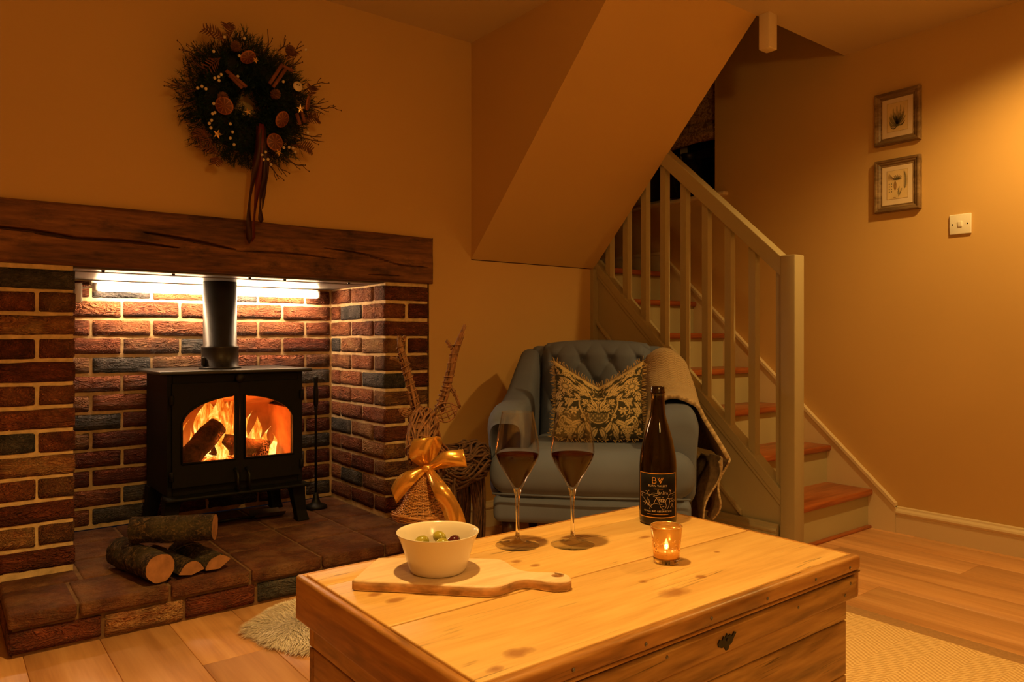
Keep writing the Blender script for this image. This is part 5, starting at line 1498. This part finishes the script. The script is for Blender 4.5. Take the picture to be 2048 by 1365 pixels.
def board_mesh():
    bm = bmesh.new()
    z1, z0 = TZ + 0.0185, TZ + 0.0006
    def ring_(pts, z): return [bm.verts.new((p[0], p[1], z)) for p in pts]
    hole = [(hc_[0] + hr * math.cos(2 * PI * k / 28), hc_[1] + hr * math.sin(2 * PI * k / 28)) for k in range(28)]
    cxm = sum(p[0] for p in outl) / len(outl); cym = sum(p[1] for p in outl) / len(outl)
    def inset(pts, d, sgn=1):
        out = []
        n = len(pts)
        for i in range(n):
            a, b2 = Vector(pts[i - 1]), Vector(pts[(i + 1) % n]); t = (b2 - a).normalized(); nn = Vector((-t.y, t.x)) * sgn
            out.append((pts[i][0] + nn.x * d, pts[i][1] + nn.y * d))
        return out
    rings_o = [ring_(inset(outl, 0.002), z0), ring_(outl, z0 + 0.002), ring_(outl, z1 - 0.003), ring_(inset(outl, 0.003), z1)]
    rings_h = [ring_(hole, z0), ring_(hole, z1 - 0.002), ring_(inset(hole, -0.002), z1)]
    for R2 in (rings_o, rings_h):
        for a, b2 in zip(R2, R2[1:]):
            n = len(a)
            for i in range(n):
                q = (a[i], a[(i + 1) % n], b2[(i + 1) % n], b2[i])
                bm.faces.new(q if R2 is rings_o else q[::-1])
    for o_, h_ in ((rings_o[-1], rings_h[-1]), (rings_o[0], rings_h[0])):
        ed = []
        for L_ in (o_, h_):
            for i in range(len(L_)):
                e = bm.edges.get((L_[i], L_[(i + 1) % len(L_)]))
                ed.append(e)
        bmesh.ops.triangle_fill(bm, use_beauty=True, use_dissolve=False, edges=ed)
    bmesh.ops.recalc_face_normals(bm, faces=bm.faces[:])
    for f in bm.faces:
        f.smooth = abs(f.normal.z) < 0.9
        f.material_index = 0 if abs(f.normal.z) > 0.5 else 1
    for v in bm.verts: v.co -= Vector((0.69, 1.07, TZ))
    me = bpy.data.meshes.new('serving_board'); bm.to_mesh(me); bm.free()
    me.materials.append(M['beech']); me.materials.append(M['beech_edge']); return me
set_props(link('serving_board', board_mesh(), None, None, (0.69, 1.07, TZ)), 'pale wooden serving board with a holed handle under the white bowl', 'serving board')

# ---- bowl and olives
BO = (0.686, 1.088, TZ + 0.0190)
M['ceramic'] = simple('white_glaze', (0.80, 0.69, 0.57), 0.18, var=0.02, nscale=5)
M['olive_green'] = simple('green_olive', (0.36, 0.30, 0.045), 0.2, var=0.25, nscale=60)
M['olive_dark'] = simple('purple_olive', (0.075, 0.012, 0.016), 0.15, var=0.3, nscale=60)
bp = [(0.0, 0.0), (0.044, 0.0), (0.0475, 0.002), (0.050, 0.008), (0.0555, 0.026), (0.0610, 0.044), (0.0665, 0.058), (0.0705, 0.0655), (0.0712, 0.0672), (0.0700, 0.0676), (0.0675, 0.0650), (0.0628, 0.056), (0.0575, 0.042), (0.0515, 0.022), (0.0465, 0.009), (0.040, 0.0055), (0.0, 0.005)]
set_props(MB().lathe(bp, 64, BO).build('bowl', M['ceramic'], at=BO), 'white ceramic bowl of olives standing on the serving board', 'bowl')
def olive_mesh(mat, hole):
    prof = [(0, -0.0125), (0.0055, -0.0112), (0.0092, -0.0065), (0.0104, 0), (0.0092, 0.0065), (0.0055, 0.0112)]
    prof += [(0.0028, 0.0124), (0.0022, 0.010), (0, 0.008)] if hole else [(0, 0.0125)]
    me = MB().lathe(prof, 18).mesh('olive'); me.materials.append(mat); return me
og, od = olive_mesh(M['olive_green'], True), olive_mesh(M['olive_dark'], True)
OL = [(0.000, 0.030, 0.0395, 0, 'plump yellow-green olive on top of the others in the bowl', (1.9, 0.3, 0.4)),
      (0.026, 0.006, 0.0375, 1, 'shiny purple olive at the right of the heap in the bowl', (0.7, 1.0, 0.2)),
      (-0.029, 0.012, 0.0365, 0, 'green olive at the left of the heap in the bowl', (1.4, 0.1, 1.2)),
      (0.036, -0.012, 0.0300, 1, 'dark olive at the far right side of the bowl', (1.3, 0.6, 2.0)),
      (0.008, 0.001, 0.0350, 0, 'small tan olive in the middle of the bowl', (1.5, 0.9, 0.7)),
      (-0.004, -0.027, 0.0330, 1, None, (1.2, 0.2, 0.3)), (-0.024, -0.014, 0.0330, 0, None, (1.2, 0.8, 0.3)), (0.018, -0.030, 0.0290, 0, None, (1.5, 0.2, 2.1)),
      (-0.012, 0.022, 0.0180, 1, None, (1.5, 0.0, 0.5)), (0.014, 0.020, 0.0180, 0, None, (1.5, 0.0, 1.5)), (0.0, -0.008, 0.0170, 0, None, (1.5, 0.0, 2.5)), (0.027, 0.028, 0.0330, 1, 'dark olive at the back of the bowl', (1.4, 0.4, 2.4))]
for (x, y, z, k, lab, rot) in OL:
    wx = BO[0] + FY * x + FX * y; wy = BO[1] - FX * x + FY * y
    o = link('olive', (og, od)[k], None, None, (wx, wy, BO[2] + z + 0.009), rot)
    set_props(o, lab or 'olive buried under the others in the white bowl', 'olive', 'olives in the bowl')

# ---- wine glasses
tgl = NT('clear_glass')
M['glass'] = tgl.done(tgl.bsdf((1, 1, 1), 0.0, 0.0, **{'Transmission Weight': 1.0, 'IOR': 1.47}))
M['thin_glass'] = thin_glass('thin_glass', (0.97, 0.965, 0.95), 0.045)
twn = NT('red_wine')
M['wine'] = twn.done(twn.bsdf((0.020, 0.0010, 0.0010), 0.02, 0.0, **{'Transmission Weight': 0.08, 'IOR': 1.34, 'Specular IOR Level': 0.0}))
gp_o = [(0.0, 0.0), (0.0435, 0.0), (0.0447, 0.0008), (0.0440, 0.0018), (0.030, 0.0032), (0.015, 0.0058), (0.0078, 0.0100), (0.0050, 0.0165), (0.0038, 0.028), (0.0034, 0.050), (0.0037, 0.075), (0.0048, 0.096), (0.0085, 0.1135), (0.0165, 0.129),
        (0.0270, 0.147), (0.0370, 0.165), (0.0427, 0.178), (0.0446, 0.188), (0.0440, 0.199), (0.0405, 0.223), (0.0358, 0.248), (0.0316, 0.2685)]
gmb = MB().lathe(gp_o, 56); gmb.f.pop(); gmb.sm.pop()
gmb.tube([(0.0316 * math.cos(2 * PI * k / 56), 0.0316 * math.sin(2 * PI * k / 56), 0.2685) for k in range(57)], 0.0008, 6, caps=False)
gmb.lathe([(0.0425, 0.1875), (0.0430, 0.199), (0.0395, 0.223), (0.0348, 0.248), (0.0308, 0.2683)], 56); gmb.f = gmb.f[:-2]; gmb.sm = gmb.sm[:-2]
gmesh = gmb.mesh('wine_glass'); gmesh.materials.append(M['thin_glass']); gmesh.materials.append(M['glass'])
for p_ in gmesh.polygons:
    zc_ = p_.center.z
    p_.material_index = 1 if 0.012 < zc_ < 0.114 and math.hypot(p_.center.x, p_.center.y) < 0.009 else 0
WL = 0.1835
wp = [(0.0, 0.1152), (0.0056, 0.1180), (0.0146, 0.1313), (0.0254, 0.1482), (0.0354, 0.1652), (0.0411, 0.1782), (0.04255, WL - 0.0003), (0.0424, WL), (0.0, WL)]
wmesh = MB().lathe(wp, 56).mesh('wine'); wmesh.materials.append(M['wine'])
for (gx, gy, lab) in ((0.929, 1.174, 'tall wine glass of red wine, the one farther from the bottle'), (1.021, 1.111, 'tall wine glass of red wine, the one nearer the bottle')):
    g_ = thing('wine_glass', lab, 'wine glass', (gx, gy, TZ + 0.0006), 0, 'wine glasses on the chest')
    link('glass', gmesh, None, g_); o = link('wine', wmesh, None, g_); o['label'] = 'dark red wine in the lower bowl'

# ---- bottle
BT = (1.298, 1.127, TZ + 0.0006)
bth = math.atan2(-BT[0], BT[1])
tbg = NT('bottle_glass')
M['bottle'] = tbg.done(tbg.bsdf((0.10, 0.045, 0.007), 0.01, 0.0, **{'Transmission Weight': 0.92, 'IOR': 1.45}))
M['label'] = simple('bottle_label', (0.006, 0.004, 0.003), 0.7, var=0.1, **{'Specular IOR Level': 0.15})
M['foil_gold'] = simple('gold_foil', (0.85, 0.42, 0.08), 0.35, 0.4, var=0.05)
M['ink'] = simple('cream_ink', (0.72, 0.52, 0.34), 0.6, var=0.05)
bo = thing('wine_bottle', 'dark glass bottle of red wine with a black and gold label', 'bottle', BT, bth)
br_ = [(0.0, 0.004), (0.030, 0.0), (0.0385, 0.001), (0.0412, 0.005), (0.0416, 0.010), (0.0416, 0.128), (0.0410, 0.140), (0.0396, 0.154), (0.0335, 0.186), (0.0245, 0.218), (0.0190, 0.236), (0.0166, 0.250), (0.0155, 0.270), (0.0150, 0.288),
       (0.0152, 0.2885), (0.0166, 0.2895), (0.0168, 0.2965), (0.0155, 0.2985), (0.0150, 0.3065), (0.0143, 0.3085)]
bi_ = [(0.0108, 0.3085), (0.0100, 0.306), (0.0100, 0.285), (0.0130, 0.250), (0.0158, 0.236), (0.0212, 0.218), (0.0302, 0.186), (0.0364, 0.154), (0.0380, 0.138), (0.0384, 0.120), (0.0384, 0.012), (0.030, 0.006), (0.0, 0.014)]
MB().lathe(br_ + bi_, 64).build('glass', M['bottle'], bo, local=True)
twb = NT('bottled_wine'); M['bottled_wine'] = twb.done(twb.bsdf((0.012, 0.002, 0.002), 0.05))
MB().lathe([(0.0, 0.0142), (0.030, 0.0063), (0.0386, 0.0122), (0.0386, 0.120), (0.0382, 0.1375), (0.0378, 0.139), (0.0, 0.139)], 48).build('wine', M['bottled_wine'], bo, local=True)
RL = 0.04195
def cyl(x, z, r=RL):     # label plane (metres) wrapped on the bottle, facing local -y
    a = x / RL
    return (r * math.sin(a), -r * math.cos(a), z)
LW, LZ0, LZ1 = 0.0490, 0.0185, 0.1175
lb_ = MB().grid(lambda u, v: cyl(lerp(-LW, LW, u), lerp(LZ0, LZ1, v)), 48, 4).build('label', M['label'], bo, local=True)
sd = lb_.modifiers.new('t', 'SOLIDIFY'); sd.thickness = 0.00015; sd.offset = -1
def inkline(m, pts, w, r=RL + 0.00018):
    n = len(pts); vs = []; fs = []
    for i, p in enumerate(pts):
        a = Vector(pts[max(i - 1, 0)]); b2 = Vector(pts[min(i + 1, n - 1)]); t = (b2 - a); t = t.normalized() if t.length > 0 else Vector((1, 0)); nn = Vector((-t.y, t.x)) * w / 2
        vs += [cyl(p[0] + nn.x, p[1] + nn.y, r), cyl(p[0] - nn.x, p[1] - nn.y, r)]
    for i in range(n - 1): fs.append((2 * i, 2 * i + 1, 2 * i + 3, 2 * i + 2))
    m.add(vs, [f[::-1] for f in fs], False)
bo_m = MB()
e_ = 0.0008
hx = [lerp(-LW + e_, LW - e_, i / 40) for i in range(41)]
inkline(bo_m, [(x, LZ1 - e_) for x in hx], 0.0016); inkline(bo_m, [(x, LZ0 + e_) for x in hx], 0.0016)
inkline(bo_m, [(-LW + e_, z) for z in (LZ0, LZ1)], 0.0016); inkline(bo_m, [(LW - e_, z) for z in (LZ0, LZ1)], 0.0016)
bo_m.build('label_border', M['foil_gold'], bo, local=True)
lg = MB(); zB, hB = 0.0955, 0.0125; bx0 = -0.0118; sw = 0.0011
inkline(lg, [(bx0, zB), (bx0, zB + hB)], sw)
def arcpts(cx_, cz, rx, rz, a0, a1, n=12): return [(cx_ + rx * math.cos(lerp(a0, a1, i / n)), cz + rz * math.sin(lerp(a0, a1, i / n))) for i in range(n + 1)]
inkline(lg, [(bx0, zB + hB)] + arcpts(bx0 + 0.0040, zB + hB * 0.76, 0.0030, hB * 0.24, PI / 2, -PI / 2) + [(bx0, zB + hB * 0.52)], sw)
inkline(lg, [(bx0, zB + hB * 0.52)] + arcpts(bx0 + 0.0044, zB + hB * 0.26, 0.0038, hB * 0.26, PI / 2, -PI / 2) + [(bx0, zB)], sw)
vx = 0.0058
inkline(lg, [(vx - 0.0062, zB + hB), (vx, zB)], sw); inkline(lg, [(vx + 0.0062, zB + hB), (vx, zB)], sw)
inkline(lg, [(vx - 0.0032, zB + hB), (vx + 0.0008, zB + hB * 0.30)], sw * 0.8); inkline(lg, [(vx + 0.0032, zB + hB), (vx, zB + hB * 0.52)], sw * 0.8)
lg.build('label_monogram', M['foil_gold'], bo, local=True)
def text_mesh(body, size, cx_, cz, name, mat, parent, fn, space=1.0):
    cu = bpy.data.curves.new('txt', 'FONT'); cu.body = body; cu.size = size; cu.align_x = 'CENTER'; cu.align_y = 'CENTER'; cu.space_character = space; cu.resolution_u = 2
    ob = bpy.data.objects.new('txt', cu); COL.objects.link(ob)
    dg = bpy.context.evaluated_depsgraph_get()
    me = bpy.data.meshes.new_from_object(ob.evaluated_get(dg))
    bpy.data.objects.remove(ob); bpy.data.curves.remove(cu)
    for v in me.vertices: v.co = Vector(fn(cx_ + v.co.x, cz + v.co.y))
    me.materials.clear(); me.materials.append(mat); me.name = name
    return link(name, me, None, parent)
wrapf = lambda x, z: cyl(x, z, RL + 0.0002)
text_mesh('BURN VALLEY', 0.0062, 0.0, 0.0895, 'label_name', M['ink'], bo, wrapf, 1.12)
text_mesh('CHALK BED RESERVE 2022', 0.0050, 0.0, 0.0330, 'label_wine_name', M['ink'], bo, wrapf, 1.15)
th2 = MB()
inkline(th2, [(lerp(-0.024, 0.024, i / 16), 0.0265) for i in range(17)], 0.0008); inkline(th2, [(lerp(-0.009, 0.011, i / 10), 0.0825) for i in range(11)], 0.0005)
th2.build('label_rule', M['foil_gold'], bo, local=True)
# line drawing of the vineyard map
dr_ = MB()
def LZ_(px, py): return ((px - 485) / 420 * 0.0490 * 0.98, LZ1 - (py - 130) / 1020 * (LZ1 - LZ0))
for pl_ in ([(100, 590), (180, 600), (270, 620), (360, 625), (430, 620)], [(120, 640), (260, 655), (400, 655), (470, 690), (560, 680), (690, 700), (760, 715), (880, 690)], [(110, 680), (160, 700), (230, 770), (280, 830), (330, 890), (375, 920)],
            [(150, 812), (240, 820), (300, 835), (380, 850), (440, 820), (520, 835), (570, 840)], [(470, 690), (430, 750), (410, 820), (340, 890), (325, 960)], [(450, 690), (500, 760), (520, 830), (540, 900), (590, 960)],
            [(690, 700), (650, 730), (640, 800), (650, 880), (620, 950)], [(690, 700), (725, 740), (720, 830), (700, 890), (670, 950)], [(360, 600), (400, 585), (480, 590)], [(380, 625), (450, 640), (500, 620)], [(690, 680), (710, 630), (760, 600), (810, 610), (850, 580), (880, 600)],
            [(740, 720), (790, 760), (840, 740), (885, 745)], [(720, 800), (760, 770), (830, 790), (860, 760)], [(250, 820), (210, 880)], [(265, 830), (275, 880)], [(290, 830), (320, 870)], [(560, 780), (620, 780), (640, 760)], [(480, 710), (540, 730), (600, 720), (630, 750)],
            [(100, 590), (140, 640), (110, 680)], [(500, 740), (560, 760), (610, 745)], [(570, 890), (610, 890)], [(800, 660), (840, 640), (880, 660)]):
    pp = smooth_path([(*LZ_(*p), 0) for p in pl_], 10)
    inkline(dr_, [(p.x, p.y) for p in pp], 0.00055)
def mark(cx_, cy_, seg):
    for (a, b2, c, d) in seg:
        inkline(dr_, [LZ_(cx_ + a, cy_ + b2), LZ_(cx_ + c, cy_ + d)], 0.00055)
mark(740, 525, [(-30, -25, 30, 25), (-30, 25, 30, -25), (0, 0, 0, 50)])                                   # windmill
mark(275, 560, [(-45, -5, 40, -30), (0, 40, 0, -15), (-20, 40, 15, 40), (-30, -5, 20, 5)])
mark(590, 590, [(-85, 20, 100, 20), (-80, 20, -80, -40), (-95, -90, -95, 20), (-60, 20, -40, -30), (-40, -30, -20, 20), (0, 20, 0, -60), (20, 20, 20, -40), (60, 20, 60, -20), (90, 20, 90, -20), (-70, -20, 60, -30), (-110, 0, -110, -80)])
mark(285, 780, [(-40, 30, -20, -40), (40, 30, 20, -40), (-20, -40, 20, -40), (0, -40, 0, -100), (-40, 30, 40, 30), (-25, 0, 25, 0)])
mark(785, 880, [(-30, 40, -10, -60), (30, 40, 10, -60), (-45, 40, 45, 40), (-10, -60, 10, -60), (-40, 20, 35, 20), (-20, -10, 20, -10)])
mark(555, 750, [(-50, -20, 60, -30), (-40, 0, 60, -5), (-30, 20, 50, 20), (-10, -40, 0, 40), (30, -40, 35, 30)])
dr_.build('label_drawing', M['ink'], bo, local=True)

# ---- candle in a gold votive glass
CP = (1.080, 0.917, TZ + 0.0006)
tm = NT('mercury_glass')
_v = tm.coord('Object')
_vo = tm.n('ShaderNodeTexVoronoi'); tm.l(_v, _vo.inputs['Vector']); _vo.inputs['Scale'].default_value = 150.0
_sx = tm.n('ShaderNodeSeparateXYZ'); tm.l(_v, _sx.inputs[0])
_band = tm.math('MULTIPLY', tm.ramp(tm.math('DIVIDE', _sx.outputs[2], 0.07), [(0.24, 0.35), (0.42, 1.0), (0.62, 1.0), (0.74, 0.0)]), 0.40)
_hole = tm.math('LESS_THAN', _vo.outputs['Distance'], _band)
_pr = tm.n('ShaderNodeBsdfPrincipled'); tm.val(_pr.inputs['Base Color'], (0.85, 0.50, 0.13)); tm.val(_pr.inputs['Roughness'], 0.16); tm.val(_pr.inputs['Metallic'], 0.55); tm.val(_pr.inputs['Transmission Weight'], 0.6)
_trl = tm.n('ShaderNodeBsdfTranslucent'); tm.val(_trl.inputs[0], (0.9, 0.5, 0.12))
_m1 = tm.n('ShaderNodeMixShader'); _m1.inputs[0].default_value = 0.22; tm.l(_pr.outputs[0], _m1.inputs[1]); tm.l(_trl.outputs[0], _m1.inputs[2])
_tp = tm.n('ShaderNodeBsdfTransparent')
_m2 = tm.n('ShaderNodeMixShader'); tm.l(_hole, _m2.inputs[0]); tm.l(_m1.outputs[0], _m2.inputs[1]); tm.l(_tp.outputs[0], _m2.inputs[2])
M['mercury'] = tm.done(_m2.outputs[0])
tam = NT('amber_glass'); M['amber'] = tam.done(tam.bsdf((1.0, 0.78, 0.45), 0.02, 0.0, **{'Transmission Weight': 1.0, 'IOR': 1.45}))
vt = thing('votive_glass', 'gold speckled mercury-glass candle holder on the pine chest', 'candle holder', CP)
MB().lathe([(0.0, 0.0075), (0.0225, 0.0085), (0.0240, 0.012), (0.0290, 0.0675)], 48).build('cup', M['mercury'], vt, local=True)
MB().lathe([(0.0, 0.0), (0.0225, 0.0), (0.0238, 0.0015), (0.0243, 0.0075), (0.0240, 0.0079), (0.0, 0.0072)], 48).build('glass_foot', M['amber'], vt, local=True)
MB().tube([(0.0290 * math.cos(2 * PI * k / 48), 0.0290 * math.sin(2 * PI * k / 48), 0.0676) for k in range(49)], 0.0009, 6, caps=False).build('rim', M['star'], vt, local=True)
ca = thing('tealight_candle', 'lit tealight candle glowing inside the gold votive glass', 'candle', (CP[0], CP[1], CP[2] + 0.0089))
M['wax'] = simple('wax', (0.85, 0.72, 0.5), 0.5, var=0.05)
MB().lathe([(0.0, 0.0), (0.0180, 0.0), (0.0182, 0.001), (0.0182, 0.013), (0.0170, 0.0125), (0.0, 0.0118)], 28).build('wax', M['wax'], ca, local=True)
MB().tube([(0, 0, 0.0115), (0.0003, 0, 0.0165)], 0.0006, 6).build('wick', M['screw'], ca, local=True)
MB().lathe([(0.0, 0.0150), (0.0022, 0.0172), (0.0030, 0.0205), (0.0022, 0.0255), (0.0009, 0.0305), (0.0, 0.033)], 14).build('flame', emit('candle_flame', (1.0, 0.58, 0.16), 22.0), ca, local=True)

# ================================================================== pictures and switch on the right wall
M['frame'] = wood('frame_wood', (0.10, 0.055, 0.025), (0.22, 0.135, 0.065), (0.33, 0.22, 0.115), 0, rand=4, rough=0.4, bump=0.1)
M['mount'] = simple('mount_card', (0.74, 0.58, 0.42), 0.9, var=0.02)
M['paper'] = simple('old_paper', (0.72, 0.53, 0.27), 0.9, var=0.06, nscale=20)
M['leafink'] = simple('fern_print', (0.085, 0.075, 0.025), 0.9, var=0.3, nscale=60)
M['brownink'] = simple('brown_print', (0.33, 0.19, 0.07), 0.9, var=0.2, nscale=60)
def frond(m, x0, z0, x1, z1, bend, lw, n=14, y=-0.0133, solid=False):
    a = Vector((x0, z0)); b2 = Vector((x1, z1)); d = b2 - a; s = Vector((-d.y, d.x)).normalized()
    P = [a + d * t + s * bend * math.sin(PI * t) for t in [i / n for i in range(n + 1)]]
    for i in range(n):
        p, q = P[i], P[i + 1]; t = (q - p).normalized(); nn = Vector((-t.y, t.x))
        m.add([(p.x + nn.x * .0005, y, p.y + nn.y * .0005), (p.x - nn.x * .0005, y, p.y - nn.y * .0005), (q.x - nn.x * .0005, y, q.y - nn.y * .0005), (q.x + nn.x * .0005, y, q.y + nn.y * .0005)], [(0, 1, 2, 3)], False)
        if i >= 2:
            w = lw * math.sin(PI * (0.12 + 0.86 * (i / n))) ** 0.7
            for sg in (-1, 1):
                tip = p + nn * sg * w + t * w * 0.5; wd = (0.0014 if solid else 0.0009)
                m.add([(p.x - t.x * wd, y, p.y - t.y * wd), (p.x + t.x * wd, y, p.y + t.y * wd), (tip.x, y, tip.y)], [(0, 1, 2)], False)
def picture(zb, lab, draw):
    pf = thing('picture_frame', lab, 'picture', (RX - 0.0005, 1.608, zb), -PI / 2, 'framed botanical prints')
    Wd, Hg, fwid = 0.204, 0.244, 0.034
    prof = [(0, 0.0), (0, -0.020), (0.004, -0.026), (0.011, -0.025), (0.014, -0.021), (0.020, -0.020), (0.027, -0.014), (0.031, -0.015), (fwid, -0.011), (fwid, 0.0)]
    for (cor, ln, rot) in (((-Wd / 2, 0), Wd, 0), ((Wd / 2, 0), Hg, 1), ((Wd / 2, Hg), Wd, 2), ((-Wd / 2, Hg), Hg, 3)):
        ax = [Vector((1, 0)), Vector((0, 1)), Vector((-1, 0)), Vector((0, -1))][rot]; inn = [Vector((0, 1)), Vector((-1, 0)), Vector((0, -1)), Vector((1, 0))][rot]
        vs = []; n = len(prof)
        for end in (0, 1):
            for (d, y) in prof:
                p = Vector(cor) + ax * (d if end == 0 else ln - d) + inn * d
                vs.append((p.x, y, p.y))
        fs = [(i, (i + 1) % n, n + (i + 1) % n, n + i) for i in range(n)]
        MB().add(vs, fs, False).build('moulding', M['frame'], pf, local=True)
    MB().box(-Wd / 2 + 0.03, Wd / 2 - 0.03, -0.0120, -0.004, 0.03, Hg - 0.03).build('mount', M['mount'], pf, local=True)
    pw, ph = 0.047, 0.066; cz = Hg / 2 + 0.002
    MB().box(-pw, pw, -0.0128, -0.0121, cz - ph, cz + ph).build('print', M['paper'], pf, local=True)
    ln_ = MB()
    for (a, b2, c, d) in ((-pw, pw, cz - ph, cz - ph + .0008), (-pw, pw, cz + ph - .0008, cz + ph), (-pw, -pw + .0008, cz - ph, cz + ph), (pw - .0008, pw, cz - ph, cz + ph)): ln_.box(a, b2, -0.0131, -0.0128, c, d)
    ln_.build('print_border', M['brownink'], pf, local=True)
    draw(pf, cz)
def draw_fern(pf, cz):
    m = MB(); bx, bz = 0.0, cz - 0.040
    for (x, z, b_, w) in ((-0.002, 0.090, 0.0, 0.007), (0.014, 0.092, -0.006, 0.007), (-0.018, 0.082, 0.006, 0.007), (0.030, 0.078, -0.010, 0.006), (-0.028, 0.062, 0.010, 0.007), (0.024, 0.060, -0.006, 0.007), (-0.034, 0.046, 0.010, 0.006), (-0.038, 0.028, 0.010, 0.005),
                          (0.036, 0.040, -0.006, 0.006), (-0.012, 0.062, 0.0, 0.008), (0.008, 0.064, 0.0, 0.008), (-0.022, 0.050, 0.0, 0.008), (0.018, 0.046, 0.0, 0.008), (-0.036, 0.012, 0.010, 0.004), (0.034, 0.016, -0.008, 0.005), (-0.006, 0.045, 0.0, 0.009), (-0.032, -0.002, 0.012, 0.004)):
        frond(m, bx, bz, bx + x, bz + z, b_, w, 16, solid=True)
    m.add([(bx + 0.010 * math.cos(2 * PI * k / 14) * (1 + .3 * (k % 2)), -0.0134, bz + 0.005 * math.sin(2 * PI * k / 14)) for k in range(14)], [tuple(range(14))], False)
    m.build('fern_drawing', M['leafink'], pf, local=True)
def draw_sheet(pf, cz):
    m = MB(); frond(m, 0.030, cz - 0.030, 0.030, cz + 0.058, -0.008, 0.012, 18, solid=True)
    for k in range(9): frond(m, 0.0, cz + 0.020, 0.0 + 0.020 * math.sin((k - 4) * 0.45), cz + 0.020 + 0.026 * math.cos((k - 4) * 0.35), 0.0, 0.003, 8, solid=True)
    frond(m, 0.006, cz - 0.058, 0.010, cz - 0.010, 0.004, 0.007, 8, solid=True); frond(m, 0.006, cz - 0.058, 0.020, cz - 0.02, 0.0, 0.006, 8, solid=True)
    for k in range(4):
        for q in (-0.036, -0.026):
            c_ = (q, cz + 0.005 - 0.012 * k); m.add([(c_[0] + 0.0026 * math.cos(2 * PI * i / 8), -0.0134, c_[1] + 0.0026 * math.sin(2 * PI * i / 8)) for i in range(8)], [tuple(range(8))], False)
    m.build('fern_drawing', M['leafink'], pf, local=True)
    m = MB(); c_ = (-0.010, cz - 0.005)
    m.add([(c_[0] + 0.0068 * math.cos(2 * PI * i / 16), -0.0133, c_[1] + 0.021 * math.sin(2 * PI * i / 16)) for i in range(16)], [tuple(range(16))], False)
    c_ = (-0.014, cz - 0.060)
    m.add([(c_[0] + 0.008 * math.cos(2 * PI * i / 12), -0.0133, c_[1] + 0.002 * math.sin(2 * PI * i / 12)) for i in range(12)], [tuple(range(12))], False)
    for k in range(7): frond(m, -0.04 + 0.006 * k, cz + 0.02, -0.036 + 0.002 * k, cz + 0.055 - 0.003 * k, 0.002, 0.003, 8)
    m.build('seed_drawing', M['brownink'], pf, local=True)
picture(1.793, 'framed fern print, the upper picture on the right wall', draw_fern)
picture(1.481, 'framed plate of leaves and seeds, the lower picture on the right wall', draw_sheet)
sw = thing('light_switch', 'square white light switch on the right wall', 'light switch', (RX - 0.0005, 1.345, 1.347), -PI / 2)
MB().rbox((0, -0.0045, 0.0435), (0.087, 0.009, 0.087), 0.003, 3).build('plate', M['white_plastic'], sw, local=True)
MB().rbox((0, -0.0105, 0.0435), (0.017, 0.006, 0.026), 0.0015, 2, Matrix.Rotation(0.08, 3, 'X')).build('rocker', M['white_plastic'], sw, local=True)
for dx in (-0.030, 0.030):
    MB().lathe([(0, 0.001), (0.003, 0.0008), (0.0034, 0)], 10, (dx, -0.009, 0.0435), Matrix.Rotation(PI / 2, 3, 'X')).build('screw', M['screw'], sw, local=True)

# ================================================================== ceiling downlights
gl_ = emit('lamp_glow', DOWNLIGHT_TINT, 8.0)
where = ['beside the right wall near the pictures', 'above the floor between chest and hearth']
for i, (x, y, w_, ang) in enumerate(DOWNLIGHTS):
    d_ = thing('recessed_downlight', 'small round ceiling downlight ' + where[i], 'ceiling light', (x, y, CEIL - 0.001), 0, 'ceiling downlights')
    MB().lathe([(0.030, 0.0), (0.045, 0.0), (0.045, -0.004), (0.040, -0.007), (0.031, -0.004)], 32, closed=True).build('bezel', M['white_plastic'], d_, local=True)
    MB().lathe([(0.0, -0.001), (0.029, -0.001), (0.029, -0.003), (0.0, -0.004)], 24).build('lens', gl_, d_, local=True)
    ld = bpy.data.lights.new('downlight_beam', 'SPOT'); ld.energy = w_; ld.color = DOWNLIGHT_TINT; ld.spot_size = math.radians(2 * ang); ld.spot_blend = 0.7; ld.shadow_soft_size = 0.035
    lo = bpy.data.objects.new('downlight_beam', ld); COL.objects.link(lo); lo.parent = d_; lo.location = (0, 0, -0.02)

# ---- unseen globe lamp, added behind the viewer as the room's main fill
gx_, gy_, gz_, gr_, gs_ = FILL_GLOBE
gl = thing('fill_globe_lamp', 'unseen globe lamp on a stand, added behind the viewer as fill light', 'fill lamp', (gx_, gy_, 0.0))
MB().lathe([(0, 0.0005), (0.14, 0.0005), (0.14, 0.014), (0.13, 0.02), (0.02, 0.026), (0, 0.026)], 40).build('base', M['iron'], gl, local=True)
MB().lathe([(0.010, 0.02), (0.010, gz_ - gr_ - 0.02), (0.035, gz_ - gr_ - 0.015), (0.035, gz_ - gr_ + 0.006)], 20).build('pole', M['iron'], gl, local=True)
MB().lathe([(gr_ * math.sin(PI * k / 20), gz_ - gr_ * math.cos(PI * k / 20)) for k in range(21)], 40).build('globe', emit('fill_glow', FILL_TINT, gs_), gl, local=True)
for k_ in ('flame', 'ember', 'char'):
    M[k_].cycles.emission_sampling = 'NONE'      # the two fire_glow lamps carry the fire's light
